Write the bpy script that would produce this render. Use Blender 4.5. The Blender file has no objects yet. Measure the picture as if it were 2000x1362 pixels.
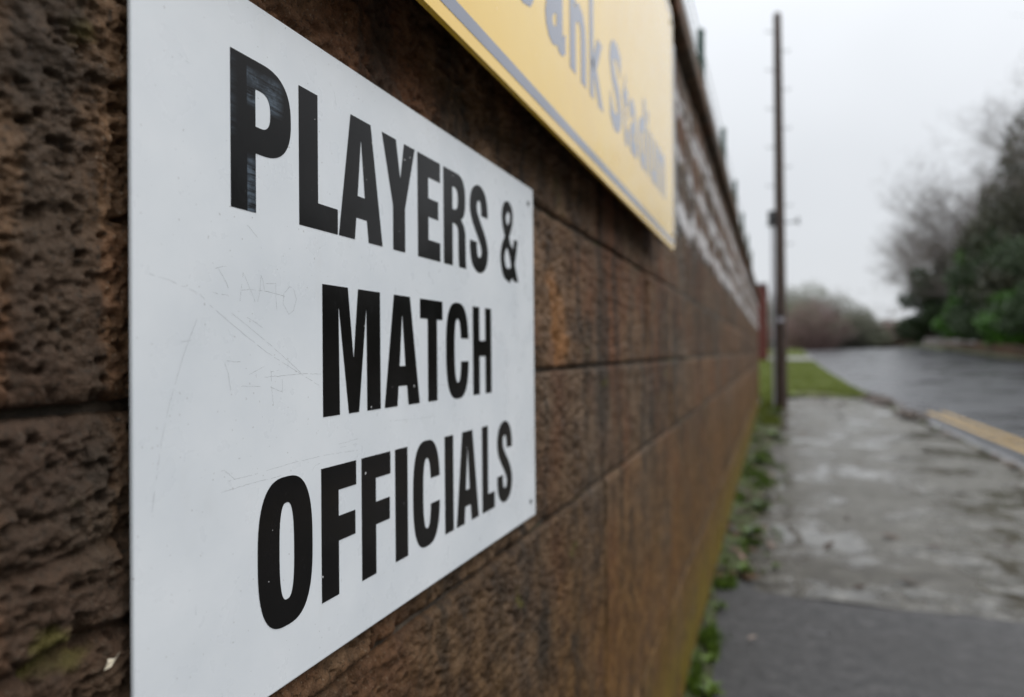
import bpy, bmesh, math, random
import numpy as np
from mathutils import Vector, Matrix

random.seed(7)
rng = np.random.default_rng(11)
scene = bpy.context.scene
COL = scene.collection
rad = math.radians

# ------------------------------------------------------------------ camera
EYE = 1.265                                    # camera height above the pavement
cd = bpy.data.cameras.new('camera')
cam = bpy.data.objects.new('camera', cd)
COL.objects.link(cam)
th, ph, ro = 0.36608341, 0.00695246, -0.0087766
fw = Vector((-math.sin(th)*math.cos(ph), math.cos(th)*math.cos(ph), math.sin(ph)))
rt = Vector((math.cos(th), math.sin(th), 0))
up = rt.cross(fw)
r2 = rt*math.cos(ro) + up*math.sin(ro)
u2 = -rt*math.sin(ro) + up*math.cos(ro)
M = Matrix((r2, u2, -fw)).transposed().to_4x4()
M.translation = Vector((0.31, 0, EYE))
cam.matrix_world = M
cd.sensor_width = 36
cd.lens = 24
cd.clip_start = 0.02
cd.clip_end = 2000
cd.dof.use_dof = True
cd.dof.focus_distance = 0.47
cd.dof.aperture_fstop = 3.8
cd.dof.aperture_blades = 0
scene.camera = cam

# ------------------------------------------------------------------ sky, sun, exposure
SUN_EL, SUN_AZ = 46, 72                        # a weak veiled sun behind the cloud sheet
w = bpy.data.worlds.new('World')
scene.world = w
w.use_nodes = True
nt = w.node_tree
nt.nodes.clear()
def wn(t, **k):
    n = nt.nodes.new(t)
    for a, b in k.items():
        setattr(n, a, b)
    return n
out = wn('ShaderNodeOutputWorld')
bg = wn('ShaderNodeBackground')
bg.inputs['Strength'].default_value = 1.0
sky = wn('ShaderNodeTexSky', sky_type='NISHITA')
sky.sun_disc = False
sky.sun_elevation = rad(SUN_EL)
sky.sun_rotation = rad(SUN_AZ)
sky.dust_density = 4
tc = wn('ShaderNodeTexCoord')
sep = wn('ShaderNodeSeparateXYZ')
nt.links.new(tc.outputs['Generated'], sep.inputs[0])
mx = wn('ShaderNodeMath', operation='MAXIMUM'); mx.inputs[1].default_value = 0
nt.links.new(sep.outputs['Z'], mx.inputs[0])
cie = wn('ShaderNodeMath', operation='MULTIPLY_ADD')       # overcast sky: zenith brighter than horizon
cie.inputs[1].default_value = 1.75
cie.inputs[2].default_value = 0.82
sq = wn('ShaderNodeMath', operation='POWER'); sq.inputs[1].default_value = 2.3
nt.links.new(mx.outputs[0], sq.inputs[0])
nt.links.new(sq.outputs[0], cie.inputs[0])
nz = wn('ShaderNodeTexNoise'); nz.inputs['Scale'].default_value = 2.2; nz.inputs['Detail'].default_value = 3
nt.links.new(tc.outputs['Generated'], nz.inputs['Vector'])
mr = wn('ShaderNodeMapRange'); mr.inputs[1].default_value = .3; mr.inputs[2].default_value = .7
mr.inputs[3].default_value = .93; mr.inputs[4].default_value = 1.05
nt.links.new(nz.outputs['Fac'], mr.inputs[0])
mul = wn('ShaderNodeMath', operation='MULTIPLY')
nt.links.new(cie.outputs[0], mul.inputs[0]); nt.links.new(mr.outputs[0], mul.inputs[1])
tint = wn('ShaderNodeVectorMath', operation='SCALE')
tint.inputs[0].default_value = (0.955, 0.99, 1.035)
nt.links.new(mul.outputs[0], tint.inputs['Scale'])
nsk = wn('ShaderNodeVectorMath', operation='SCALE'); nsk.inputs['Scale'].default_value = 0.10
nt.links.new(sky.outputs[0], nsk.inputs[0])
mixs = wn('ShaderNodeMix', data_type='RGBA')
mixs.inputs[0].default_value = 0.93            # thick cloud over the clear sky
nt.links.new(nsk.outputs[0], mixs.inputs[6]); nt.links.new(tint.outputs[0], mixs.inputs[7])
nt.links.new(mixs.outputs[2], bg.inputs['Color']); nt.links.new(bg.outputs[0], out.inputs['Surface'])

sd = bpy.data.lights.new('sun', 'SUN')
sd.energy = 1.3
sd.angle = rad(35)
sd.color = (1, .98, .95)
sun = bpy.data.objects.new('sun', sd)
COL.objects.link(sun)
az = rad(SUN_AZ)
sdir = Vector((math.sin(az)*math.cos(rad(SUN_EL)), math.cos(az)*math.cos(rad(SUN_EL)), math.sin(rad(SUN_EL))))
sun.rotation_euler = sdir.to_track_quat('Z', 'Y').to_euler()
sun.location = (6, 4, 12)

vs = scene.view_settings
vs.view_transform = 'Standard'
vs.look = 'None'
vs.exposure = 0.0
vs.gamma = 1
vs.use_curve_mapping = False
scene.cycles.use_denoising = True
scene.cycles.max_bounces = 6

# ------------------------------------------------------------------ helpers
def tag(o, label=None, cat=None, group=None, kind=None):
    if label: o['label'] = label
    if cat: o['category'] = cat
    if group: o['group'] = group
    if kind: o['kind'] = kind
    return o
def link(name, mesh, parent=None, loc=None):
    o = bpy.data.objects.new(name, mesh)
    COL.objects.link(o)
    if parent is not None: o.parent = parent
    if loc is not None: o.location = loc
    return o
def empty(name, loc=(0, 0, 0)):
    o = bpy.data.objects.new(name, None)
    o.empty_display_size = .1
    COL.objects.link(o)
    o.location = loc
    return o
def mesh(name, v, f, mat=None, smooth=False):
    m = bpy.data.meshes.new(name)
    m.from_pydata([tuple(map(float, a)) for a in v], [], [tuple(map(int, a)) for a in f])
    if mat: m.materials.append(mat)
    if smooth: m.polygons.foreach_set('use_smooth', [True]*len(m.polygons))
    m.update()
    return m
def fastmesh(name, v, q, mat=None, smooth=False):
    """v (n,3) array, q (m,k) index array"""
    v = np.asarray(v, np.float32); q = np.asarray(q, np.int32)
    m = bpy.data.meshes.new(name)
    k = q.shape[1]
    m.vertices.add(len(v)); m.vertices.foreach_set('co', v.ravel())
    m.loops.add(q.size); m.loops.foreach_set('vertex_index', q.ravel())
    m.polygons.add(len(q))
    m.polygons.foreach_set('loop_start', np.arange(0, q.size, k, dtype=np.int32))
    m.polygons.foreach_set('loop_total', np.full(len(q), k, np.int32))
    if smooth: m.polygons.foreach_set('use_smooth', np.ones(len(q), bool))
    if mat: m.materials.append(mat)
    m.update(calc_edges=True)
    return m
def boxes(bs):
    """list of (x0,x1,y0,y1,z0,z1)"""
    V, Fc = [], []
    for (a, b, c, d, e, f) in bs:
        n = len(V)
        V += [(a, c, e), (b, c, e), (b, d, e), (a, d, e), (a, c, f), (b, c, f), (b, d, f), (a, d, f)]
        Fc += [(n, n+3, n+2, n+1), (n+4, n+5, n+6, n+7), (n, n+1, n+5, n+4), (n+1, n+2, n+6, n+5), (n+2, n+3, n+7, n+6), (n+3, n, n+4, n+7)]
    return V, Fc
def bevbox(name, b, mat, r=.01, seg=2):
    V, Fc = boxes([b])
    bm = bmesh.new()
    vv = [bm.verts.new(p) for p in V]
    for f in Fc: bm.faces.new([vv[i] for i in f])
    bmesh.ops.bevel(bm, geom=list(bm.edges), offset=r, segments=seg, affect='EDGES', profile=.5)
    m = bpy.data.meshes.new(name)
    bm.to_mesh(m); bm.free()
    m.materials.append(mat)
    return m
def tubes(segs, n=6, cap=True):
    """list of (p0,p1,r0,r1) -> verts, faces (quads)"""
    V, Q = [], []
    for p0, p1, ra, rb in segs:
        p0 = Vector(p0); p1 = Vector(p1)
        d = (p1-p0)
        if d.length < 1e-6: continue
        d.normalize()
        a = d.orthogonal().normalized(); b = d.cross(a)
        k = len(V)
        for p, r in ((p0, ra), (p1, rb)):
            for i in range(n):
                t = 2*math.pi*i/n
                V.append(tuple(p + a*(r*math.cos(t)) + b*(r*math.sin(t))))
        for i in range(n):
            j = (i+1) % n
            Q.append((k+i, k+j, k+n+j, k+n+i))
    return V, Q
def lathe(prof, n=16):
    V, Fc = [], []
    for r, z in prof:
        for i in range(n):
            t = 2*math.pi*i/n
            V.append((r*math.cos(t), r*math.sin(t), z))
    for k in range(len(prof)-1):
        for i in range(n):
            j = (i+1) % n
            Fc.append((k*n+i, k*n+j, (k+1)*n+j, (k+1)*n+i))
    Fc.append(tuple(range(n-1, -1, -1)))
    Fc.append(tuple((len(prof)-1)*n+i for i in range(n)))
    return V, Fc

# value noise ---------------------------------------------------------
def _h(ix, iy, iz, s):
    h = (ix.astype(np.uint32)*np.uint32(374761393)) ^ (iy.astype(np.uint32)*np.uint32(668265263)) ^ (iz.astype(np.uint32)*np.uint32(2147483647)) ^ np.uint32((s*1274126177) & 0xffffffff)
    h = (h ^ (h >> np.uint32(13)))*np.uint32(1274126177)
    h = (h ^ (h >> np.uint32(16)))*np.uint32(2246822519)
    return ((h ^ (h >> np.uint32(15))) & np.uint32(0xffffff)).astype(np.float64)/float(0xffffff)*2-1
def vn(x, y, z, s=0):
    ix, iy, iz = np.floor(x).astype(np.int64), np.floor(y).astype(np.int64), np.floor(z).astype(np.int64)
    fx, fy, fz = x-ix, y-iy, z-iz
    ix &= 0xffffffff; iy &= 0xffffffff; iz &= 0xffffffff
    u, v, t = [a*a*a*(a*(a*6-15)+10) for a in (fx, fy, fz)]
    r = 0
    for dx in (0, 1):
        for dy in (0, 1):
            for dz in (0, 1):
                r = r + _h((ix+dx) & 0xffffffff, (iy+dy) & 0xffffffff, (iz+dz) & 0xffffffff, s)*(u if dx else 1-u)*(v if dy else 1-v)*(t if dz else 1-t)
    return r
def fbm(x, y, z, o=4, s=0, g=.5):
    a, r, q = 1., 0, 0
    for i in range(o):
        r = r + a*vn(x*2**i, y*2**i, z*2**i, s+i*17); q += a; a *= g
    return r/q

# ------------------------------------------------------------------ materials
class NT:
    def __init__(self, name):
        self.m = bpy.data.materials.new(name); self.m.use_nodes = True
        self.t = self.m.node_tree
        self.b = self.t.nodes['Principled BSDF']
    def n(self, t, **k):
        n = self.t.nodes.new(t)
        for a, b in k.items(): setattr(n, a, b)
        return n
    def l(self, a, b): self.t.links.new(a, b)
    def coord(self, which='Object', scale=(1, 1, 1), off=(0, 0, 0)):
        c = self.n('ShaderNodeTexCoord'); m = self.n('ShaderNodeMapping')
        m.inputs['Scale'].default_value = scale; m.inputs['Location'].default_value = off
        self.l(c.outputs[which], m.inputs[0]); return m.outputs[0]
    def pos(self, scale=(1, 1, 1), rot=(0, 0, 0)):
        g = self.n('ShaderNodeNewGeometry'); m = self.n('ShaderNodeMapping')
        m.inputs['Scale'].default_value = scale; m.inputs['Rotation'].default_value = rot
        self.l(g.outputs['Position'], m.inputs[0]); return m.outputs[0]
    def noise(self, vec, scale, detail=4, rough=.55, dist=0):
        n = self.n('ShaderNodeTexNoise')
        n.inputs['Scale'].default_value = scale; n.inputs['Detail'].default_value = detail
        n.inputs['Roughness'].default_value = rough; n.inputs['Distortion'].default_value = dist
        self.l(vec, n.inputs['Vector']); return n.outputs['Fac']
    def ramp(self, fac, stops, interp='LINEAR'):
        r = self.n('ShaderNodeValToRGB'); r.color_ramp.interpolation = interp
        e = r.color_ramp.elements
        while len(e) < len(stops): e.new(.5)
        for k, (p, c) in enumerate(stops):
            e[k].position = p
            e[k].color = (c, c, c, 1) if isinstance(c, (int, float)) else (*c, 1)
        self.l(fac, r.inputs[0]); return r.outputs[0]
    def mix(self, fac, a, b, blend='MIX'):
        m = self.n('ShaderNodeMix', data_type='RGBA'); m.blend_type = blend
        for s, v in ((0, fac), (6, a), (7, b)):
            if isinstance(v, (int, float)): m.inputs[s].default_value = v if s == 0 else (v, v, v, 1)
            elif isinstance(v, tuple): m.inputs[s].default_value = (*v, 1)
            else: self.l(v, m.inputs[s])
        return m.outputs[2]
    def math(self, op, a, b=0, clamp=False):
        m = self.n('ShaderNodeMath', operation=op); m.use_clamp = clamp
        for s, v in ((0, a), (1, b)):
            if isinstance(v, (int, float)): m.inputs[s].default_value = v
            else: self.l(v, m.inputs[s])
        return m.outputs[0]
    def mrange(self, v, a, b, c=0., d=1.):
        m = self.n('ShaderNodeMapRange'); m.interpolation_type = 'SMOOTHSTEP'
        for i, x in enumerate((a, b, c, d)): m.inputs[i+1].default_value = x
        self.l(v, m.inputs[0]); return m.outputs[0]
    def xyz(self, vec):
        s = self.n('ShaderNodeSeparateXYZ'); self.l(vec, s.inputs[0]); return s.outputs
    def bump(self, h, strength=.5, dist=.01, prev=None):
        b = self.n('ShaderNodeBump'); b.inputs['Strength'].default_value = strength; b.inputs['Distance'].default_value = dist
        self.l(h, b.inputs['Height'])
        if prev is not None: self.l(prev, b.inputs['Normal'])
        return b.outputs[0]
    def set(self, **k):
        names = {'color': 'Base Color', 'rough': 'Roughness', 'normal': 'Normal', 'metal': 'Metallic', 'coat': 'Coat Weight', 'coatr': 'Coat Roughness', 'spec': 'Specular IOR Level', 'sub': 'Subsurface Weight', 'trans': 'Transmission Weight'}
        for a, v in k.items():
            i = self.b.inputs[names[a]]
            if isinstance(v, (int, float)): i.default_value = v
            elif isinstance(v, tuple): i.default_value = (*v, 1)
            else: self.l(v, i)
        return self.m

def plain(name, color, rough=.6, var=.25, scale=8, metal=0, bump=.0, bscale=60):
    a = NT(name)
    p = a.pos()
    n = a.noise(p, scale, 5)
    lo = tuple(c*(1-var) for c in color); hi = tuple(min(1, c*(1+var)) for c in color)
    a.set(color=a.ramp(n, [(.3, lo), (.7, hi)]), rough=rough, metal=metal)
    if bump: a.set(normal=a.bump(a.noise(p, bscale, 4), bump, .01))
    return a.m

def stone_mat():
    a = NT('weathered_brown_sandstone')
    p = a.pos()
    oi = a.n('ShaderNodeObjectInfo').outputs['Random']
    big = a.noise(p, 3.2, 5, .6)
    med = a.noise(p, 24, 5, .62)
    fin = a.noise(p, 130, 4, .65)
    base = a.ramp(med, [(.26, (.020, .013, .008)), (.42, (.084, .051, .028)), (.55, (.138, .087, .050)), (.72, (.225, .154, .100))])
    red = a.ramp(fin, [(.3, (.076, .035, .018)), (.7, (.192, .097, .054))])
    grey = a.ramp(med, [(.3, (.040, .030, .021)), (.7, (.150, .115, .084))])
    c = a.mix(a.mrange(big, .46, .62), base, red)
    c = a.mix(a.mrange(a.noise(p, 1.7, 4), .50, .66), c, grey)
    # stone to stone difference
    hue = a.ramp(oi, [(0, (.66, .65, .67)), (.3, (1.02, .97, .93)), (.65, (1.2, 1.06, .94)), (1, (.82, .83, .86))])
    c = a.mix(1.0, c, hue, 'MULTIPLY')
    # grains and specks
    sp = a.noise(p, 420, 2, .7)
    c = a.mix(a.mrange(sp, .60, .72), c, (.24, .180, .125))
    c = a.mix(a.mrange(a.noise(p, 300, 2, .7), .58, .66, 0, .75), c, (.030, .022, .016))
    # dark run marks in vertical streaks
    pv = a.pos((1, 9, .8))
    st = a.noise(pv, 1.6, 4, .6)
    c = a.mix(a.mrange(st, .49, .60, 0, .74), c, (.032, .026, .020))
    x, y, z = a.xyz(p)
    # iron bearing orange gash
    at = a.n('ShaderNodeAttribute', attribute_name='rust').outputs['Fac']
    c = a.mix(a.math('MULTIPLY', at, a.ramp(fin, [(.3, .5), (.6, 1.)])), c, (.27, .125, .045))
    # lime bloom beside the upper bed joints
    pn = a.noise(a.pos((1, 1.0, 3.0)), 2.3, 5, .65)
    pm = a.noise(a.pos((1, 2.2, 1)), 5.5, 4, .65)
    white = None
    zw = a.math('ADD', z, a.math('MULTIPLY', a.math('SUBTRACT', a.noise(a.pos((1, 1.4, 1)), 3.2, 5, .7), .5), .28))
    for jz in (1.79, 1.975, 2.20):
        d = a.math('ABSOLUTE', a.math('SUBTRACT', zw, jz))
        m = a.mrange(d, .015, .075, 1, 0)
        white = m if white is None else a.math('MAXIMUM', white, m)
    white = a.math('MULTIPLY', white, a.mrange(pn, .39, .50))
    white = a.math('MULTIPLY', white, a.mrange(pm, .33, .50))
    white = a.math('MULTIPLY', white, a.mrange(y, 1.9, 2.6))
    c = a.mix(a.math('MULTIPLY', white, .92), c, (.66, .65, .66))
    # ochre algae growing up from the wet foot of the wall
    al = a.math('MULTIPLY', a.mrange(z, .55, 1.25, 1, 0), a.mrange(a.noise(p, 3.0, 5, .65), .26, .54))
    c = a.mix(a.math('MULTIPLY', al, .84), c, a.mix(a.mrange(med, .36, .64), (.072, .035, .010), (.160, .082, .024)))
    al2 = a.math('MULTIPLY', a.mrange(z, .06, .52, 1, 0), a.mrange(a.noise(p, 6, 4, .6), .30, .55))
    c = a.mix(a.math('MULTIPLY', al2, .8), c, (.150, .112, .012))
    blot = a.mrange(a.noise(a.pos((1, 1.6, .8)), 4.2, 5, .7), .55, .68, 0, .8)
    c = a.mix(blot, c, (.026, .020, .014))
    # little moss cushions along bed joints
    ms = a.mrange(a.noise(p, 11, 3, .6), .66, .74)
    c = a.mix(a.math('MULTIPLY', ms, .7), c, (.095, .085, .018))
    h1 = a.noise(p, 60, 6, .68)
    h2 = a.noise(p, 260, 4, .7)
    nrm = a.bump(h2, .8, .0022, a.bump(h1, .8, .007))
    wet = a.ramp(big, [(.35, .50), (.65, .78)])
    return a.set(color=c, rough=wet, normal=nrm, spec=.20)
MAT_STONE = stone_mat()

def mortar_mat():
    a = NT('old_lime_mortar')
    p = a.pos()
    c = a.ramp(a.noise(p, 22, 5, .65), [(.3, (.022, .018, .013)), (.55, (.062, .044, .029)), (.75, (.125, .094, .064))])
    c = a.mix(a.mrange(a.noise(p, 7, 3), .56, .66, 0, .7), c, (.07, .075, .02))
    return a.set(color=c, rough=.85, normal=a.bump(a.noise(p, 120, 5, .7), .8, .006))
MAT_MORTAR = mortar_mat()

def sign_white():
    a = NT('white_painted_aluminium')
    p = a.pos()
    n = a.noise(p, 9, 5, .6)
    c = a.ramp(n, [(.3, (.63, .665, .70)), (.7, (.72, .748, .775))])
    # dirt specks and grime film
    c = a.mix(a.mrange(a.noise(p, 330, 1, .4), .735, .775, 0, .45), c, (.26, .25, .24))
    c = a.mix(a.mrange(a.noise(a.pos((1, 1, .35)), 16, 4, .65), .60, .80, 0, .20), c, (.42, .39, .34))
    r = a.ramp(a.noise(p, 30, 4), [(.35, .24), (.7, .42)])
    nrm = a.bump(a.noise(p, 6, 2), .10, .01, a.bump(a.noise(p, 700, 2), .04, .0006))
    return a.set(color=c, rough=r, normal=nrm, spec=.5)
MAT_WHITE = sign_white()

def vinyl():
    a = NT('black_vinyl')
    p = a.pos()
    c = a.ramp(a.noise(p, 14, 4), [(.3, (.0050, .0048, .0048)), (.7, (.010, .0092, .0090))])
    # worn, chalky smears; strongest on the first letters where hands have rubbed
    x, y, z = a.xyz(p)
    s = a.noise(a.pos((1, 9, 110), (rad(7), 0, 0)), 3.0, 5, .7)
    def box(y0, y1, z0, z1, e=.006):
        m = a.math('MULTIPLY', a.mrange(y, y0, y0+.0006), a.mrange(y, y1-e*2, y1, 1, 0))
        return a.math('MULTIPLY', m, a.math('MULTIPLY', a.mrange(z, z0, z0+e), a.mrange(z, z1-e, z1, 1, 0)))
    zone = a.math('MAXIMUM', box(.3425, .379, EYE+.158, EYE+.185), box(.3425, .356, EYE+.088, EYE+.129))
    zone = a.math('MAXIMUM', zone, a.math('MULTIPLY', box(.325, .336, EYE+.135, EYE+.19), .5))
    smear = a.math('MULTIPLY', a.math('MULTIPLY', zone, a.mrange(s, .38, .60)), a.mrange(a.noise(p, 60, 4, .7), .34, .56, .25, 1))
    s2 = a.math('MULTIPLY', a.mrange(a.noise(p, 26, 5, .7), .60, .76, 0, .5), a.mrange(a.noise(a.pos((1, 30, 6)), 5, 4, .7), .5, .7))
    c = a.mix(a.math('MULTIPLY', smear, .8), c, (.12, .155, .195))
    c = a.mix(s2, c, (.09, .09, .095))
    c = a.mix(a.mrange(a.noise(p, 210, 0, .4), .845, .86, 0, .8), c, (.5, .5, .5))
    r = a.ramp(a.noise(p, 20, 4), [(.35, .13), (.7, .26)])
    return a.set(color=c, rough=r, spec=.14, normal=a.bump(a.noise(p, 160, 4, .7), .05, .001))
MAT_VINYL = vinyl()

def yellow_face():
    a = NT('yellow_sign_sheet')
    p = a.pos()
    c = a.ramp(a.noise(p, 5, 4), [(.3, (.84, .52, .030)), (.7, (.88, .57, .050))])
    return a.set(color=c, rough=a.ramp(a.noise(p, 25, 4), [(.3, .16), (.7, .28)]), spec=.5, coat=.55, coatr=.10, normal=a.bump(a.noise(p, 5, 2), .06, .01))
MAT_YELLOW = yellow_face()
MAT_INK = plain('slate_blue_print', (.14, .155, .215), .22, .12, 10)
for n_ in MAT_INK.node_tree.nodes:
    if n_.type == 'BSDF_PRINCIPLED': n_.inputs['Coat Weight'].default_value = .55; n_.inputs['Coat Roughness'].default_value = .10
MAT_STEEL = plain('galvanised_steel', (.33, .34, .35), .42, .2, 30, .8)
MAT_SCREW = plain('dull_screw_head', (.22, .23, .24), .45, .2, 200, .6)
MAT_SCR = plain('scratch_dirt', (.20, .205, .21), .7, .25, 60)
MAT_TEAL = plain('dark_green_fence_paint', (.030, .070, .058), .45, .2, 8)
MAT_POLE = plain('creosoted_timber', (.050, .030, .022), .65, .35, 6, 0, .5, 30)
MAT_BLACK = plain('black_plastic', (.02, .02, .022), .45, .2, 10)
MAT_CONDUIT = plain('grey_cable_guard', (.42, .41, .45), .5, .1, 10)
MAT_RED = plain('dark_red_cladding_paint', (.105, .018, .012), .45, .3, 3)
MAT_REDTRIM = plain('grey_flashing', (.16, .15, .16), .4, .15, 3)
MAT_BARK = plain('grey_brown_bark', (.075, .058, .045), .85, .35, 4, 0, .6, 20)
MAT_TWIG = plain('grey_twig_bark', (.145, .122, .108), .85, .3, 2)
MAT_TWIG2 = plain('haze_tinted_purple_twig', (.27, .185, .17), .85, .3, 2)  # purple brown twigs, lightened so the colour carries the far haze

MAT_TWIG3 = plain('haze_tinted_olive_twig', (.24, .235, .19), .85, .25, 2)  # olive twigs, paled in the colour to stand in for distance haze
def leafmat(name, a0, a1, rough=.45):
    a = NT(name)
    g = a.n('ShaderNodeNewGeometry')
    c = a.ramp(g.outputs['Random Per Island'], [(0, a0), (1, a1)])
    a.set(color=c, rough=rough)
    a.b.inputs['Transmission Weight'].default_value = 0
    return a.m
MAT_EVER = leafmat('dark_evergreen_leaf', (.016, .030, .010), (.045, .085, .020))
MAT_LAUREL = leafmat('bright_laurel_leaf', (.030, .095, .006), (.080, .210, .014))
MAT_IVY = leafmat('olive_ivy_leaf', (.036, .038, .020), (.085, .084, .045))
MAT_SCRUB = leafmat('haze_tinted_scrub_leaf', (.15, .165, .105), (.26, .265, .185), .7)  # far fading is painted into this pale leaf colour, no haze volume
MAT_WEED = leafmat('fresh_weed_leaf', (.030, .062, .006), (.115, .185, .014))
MAT_GRASS = leafmat('wet_grass_blade', (.062, .088, .006), (.165, .195, .014), .6)
MAT_DEAD = leafmat('wet_dead_leaf', (.018, .011, .007), (.095, .055, .030), .45)

def ground_mat(name, dark, light, wet=(.18, .6), scale=1.6, spec=(.05, .05, .05), bumpd=.006, patches=None, agg=180):
    a = NT(name)
    p = a.pos()
    n = a.noise(p, scale, 6, .62)
    c = a.ramp(n, [(.3, dark), (.7, light)])
    f = a.noise(p, agg, 3, .7)
    c = a.mix(a.mrange(f, .56, .70, 0, .55), c, spec)
    c = a.mix(a.mrange(f, .44, .32, 0, .35), c, tuple(min(1, k*1.7) for k in light))
    if patches:
        col, sc, lo, hi, amt = patches
        c = a.mix(a.mrange(a.noise(p, sc, 5, .65), lo, hi, 0, amt), c, col)
    pud = a.noise(a.pos((1, .55, 1)), 1.3, 4, .55)
    r = a.math('ADD', a.mrange(pud, .42, .62, wet[1], wet[0]), a.ramp(f, [(.3, 0), (.7, .08)]))
    b = a.math('MULTIPLY', f, a.mrange(pud, .45, .62, 1, .15))
    return a.set(color=c, rough=r, normal=a.bump(a.noise(p, 14, 5, .6), .25, .02, a.bump(b, .6, bumpd)), spec=.5)
def wet_pave(name, cols, grit, pud_scale, pud, rough, seed=0., mott=(7, .5), stain=False):
    a = NT(name)
    p = a.pos()
    big = a.noise(p, 1.3, 5, .6)
    mid = a.noise(p, mott[0], 6, .7)
    c = a.ramp(mid, [(.30, cols[0]), (.48, cols[1]), (.60, cols[2]), (.75, cols[3])])
    c = a.mix(a.mrange(big, .44, .60, 0, .65), c, cols[4])
    g = a.noise(p, grit, 4, .75)
    c = a.mix(a.mrange(g, .56, .68, 0, .6), c, cols[0])
    c = a.mix(a.mrange(g, .42, .32, 0, .6), c, tuple(k*1.25 for k in cols[3]))
    c = a.mix(a.mrange(a.noise(p, 23, 4, .7), .60, .70, 0, .6), c, cols[4])
    if stain:                                # dirt gathered where the two surfaces meet
        x, y, z = a.xyz(p)
        c = a.mix(a.math('MULTIPLY', a.mrange(y, 3.85, 5.3, 1, 0), a.mrange(a.noise(p, 6, 5, .7), .42, .56, 0, .85)), c, (.040, .034, .024))
    w_ = a.noise(a.pos((1, .75, 1)), pud_scale, 5, .62)
    wet = a.mrange(w_, pud[0], pud[1])
    r = a.math('ADD', a.math('MULTIPLY', a.math('SUBTRACT', 1.0, wet), rough), .07)
    h = a.math('MULTIPLY', g, a.math('SUBTRACT', 1.0, a.math('MULTIPLY', wet, .985)))
    h2 = a.math('MULTIPLY', mid, a.math('SUBTRACT', 1.0, a.math('MULTIPLY', wet, .97)))
    return a.set(color=c, rough=r, spec=.5, normal=a.bump(h2, .38, .015, a.bump(h, .9, .008)))
MAT_CONC = wet_pave('wet_worn_concrete', [(.032, .028, .020), (.090, .083, .067), (.142, .134, .114), (.215, .206, .184), (.064, .057, .041)], 75, 1.5, (.45, .57), .36, 0, (7, .5), True)
MAT_TAR = wet_pave('wet_near_asphalt', [(.018, .018, .019), (.046, .045, .046), (.068, .065, .066), (.135, .128, .125), (.042, .040, .040)], 60, 2.2, (.62, .72), .50, 0, (15, .5))
MAT_ROAD = wet_pave('wet_road_asphalt', [(.026, .026, .029), (.048, .048, .052), (.062, .062, .067), (.086, .086, .092), (.050, .050, .055)], 55, .6, (.45, .75), .26, 0, (5, .5))
MAT_KERB = ground_mat('grey_kerb_stone', (.11, .11, .115), (.22, .22, .225), (.3, .6), 3, (.06, .06, .06), .004, ((.06, .05, .04), 5, .55, .7, .6))
MAT_PATH = ground_mat('pale_crossing_concrete', (.20, .195, .18), (.30, .29, .275), (.3, .6), 1, (.12, .12, .11), .004)
MAT_SOIL = ground_mat('damp_soil', (.030, .026, .016), (.070, .060, .035), (.6, .8), 3, (.02, .018, .012), .02, ((.055, .075, .015), 4, .45, .6, .9), 60)
MAT_TURF = ground_mat('turf_soil', (.060, .080, .006), (.110, .135, .012), (.7, .85), 2, (.03, .035, .012), .03, None, 40)
def linepaint():
    a = NT('worn_yellow_road_paint')
    p = a.pos()
    c = a.ramp(a.noise(p, 9, 5, .7), [(.3, (.30, .185, .055)), (.6, (.46, .29, .080))])
    c = a.mix(a.mrange(a.noise(p, 30, 5, .75), .53, .64), c, (.075, .073, .072))
    return a.set(color=c, rough=.42, normal=a.bump(a.noise(p, 90, 3), .5, .004))
MAT_LINE = linepaint()
def mossmat():
    a = NT('moss_and_grit')
    p = a.pos()
    c = a.ramp(a.noise(p, 14, 5, .65), [(.30, (.012, .011, .006)), (.46, (.034, .036, .008)), (.60, (.055, .085, .009)), (.75, (.060, .046, .028))])
    return a.set(color=c, rough=.8, normal=a.bump(a.noise(p, 90, 5, .7), .9, .012))
MAT_MOSS = mossmat()

# ------------------------------------------------------------------ terrain
def hz(Y):
    Y = np.asarray(Y, float)
    a = np.where(Y < 12, 0, 4.6e-4*(Y-12)**2)
    t = Y-60
    b = 1.06+.044*t-.0016*t*t
    r = np.where(Y < 60, a, np.where(t < 13.75, b, 1.3625-.0015*np.minimum(t-13.75, 60)))
    return r
def sheet(name, mat, xs, ys, dz=0., fn=None, kind='structure', label=None, smooth=True):
    xs = np.asarray(xs, float); ys = np.asarray(ys, float)
    X, Y = np.meshgrid(xs, ys)
    Z = hz(Y)+dz
    if fn is not None: Z = Z+fn(X, Y)
    nx, ny = len(xs), len(ys)
    i = np.arange(ny-1)[:, None]*nx+np.arange(nx-1)[None, :]
    q = np.stack([i, i+1, i+nx+1, i+nx], -1).reshape(-1, 4)
    m = fastmesh(name, np.stack([X, Y, Z], -1).reshape(-1, 3), q, mat, smooth)
    o = link(name, m)
    o['kind'] = kind
    if label: o['label'] = label
    return o
lin = np.linspace
XR0, XR1 = 2.86, 12.4                          # road edges
sheet('ground', MAT_TURF, np.concatenate([lin(-400, -20, 12), lin(-16, 40, 29), lin(48, 400, 12)]), np.concatenate([lin(-60, 10, 12), lin(12, 90, 60), lin(100, 900, 20)]), -.30,
      lambda X, Y: np.clip((X-14)/20, 0, 1)*1.2)
road_o = sheet('road', MAT_ROAD, lin(XR0-.02, XR1, 12), lin(-12, 84, 97), -.115, lambda X, Y: .07*(1-((X-7.6)/4.8)**2)+.25*np.clip((X-5)/8, 0, 1)*np.clip((Y-15)/25, 0, 1))
def roadz(X, Y): return float(hz(Y))-.115+.07*(1-((X-7.6)/4.8)**2)+.25*min(1, max(0, (X-5)/8))*min(1, max(0, (Y-15)/25))
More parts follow.
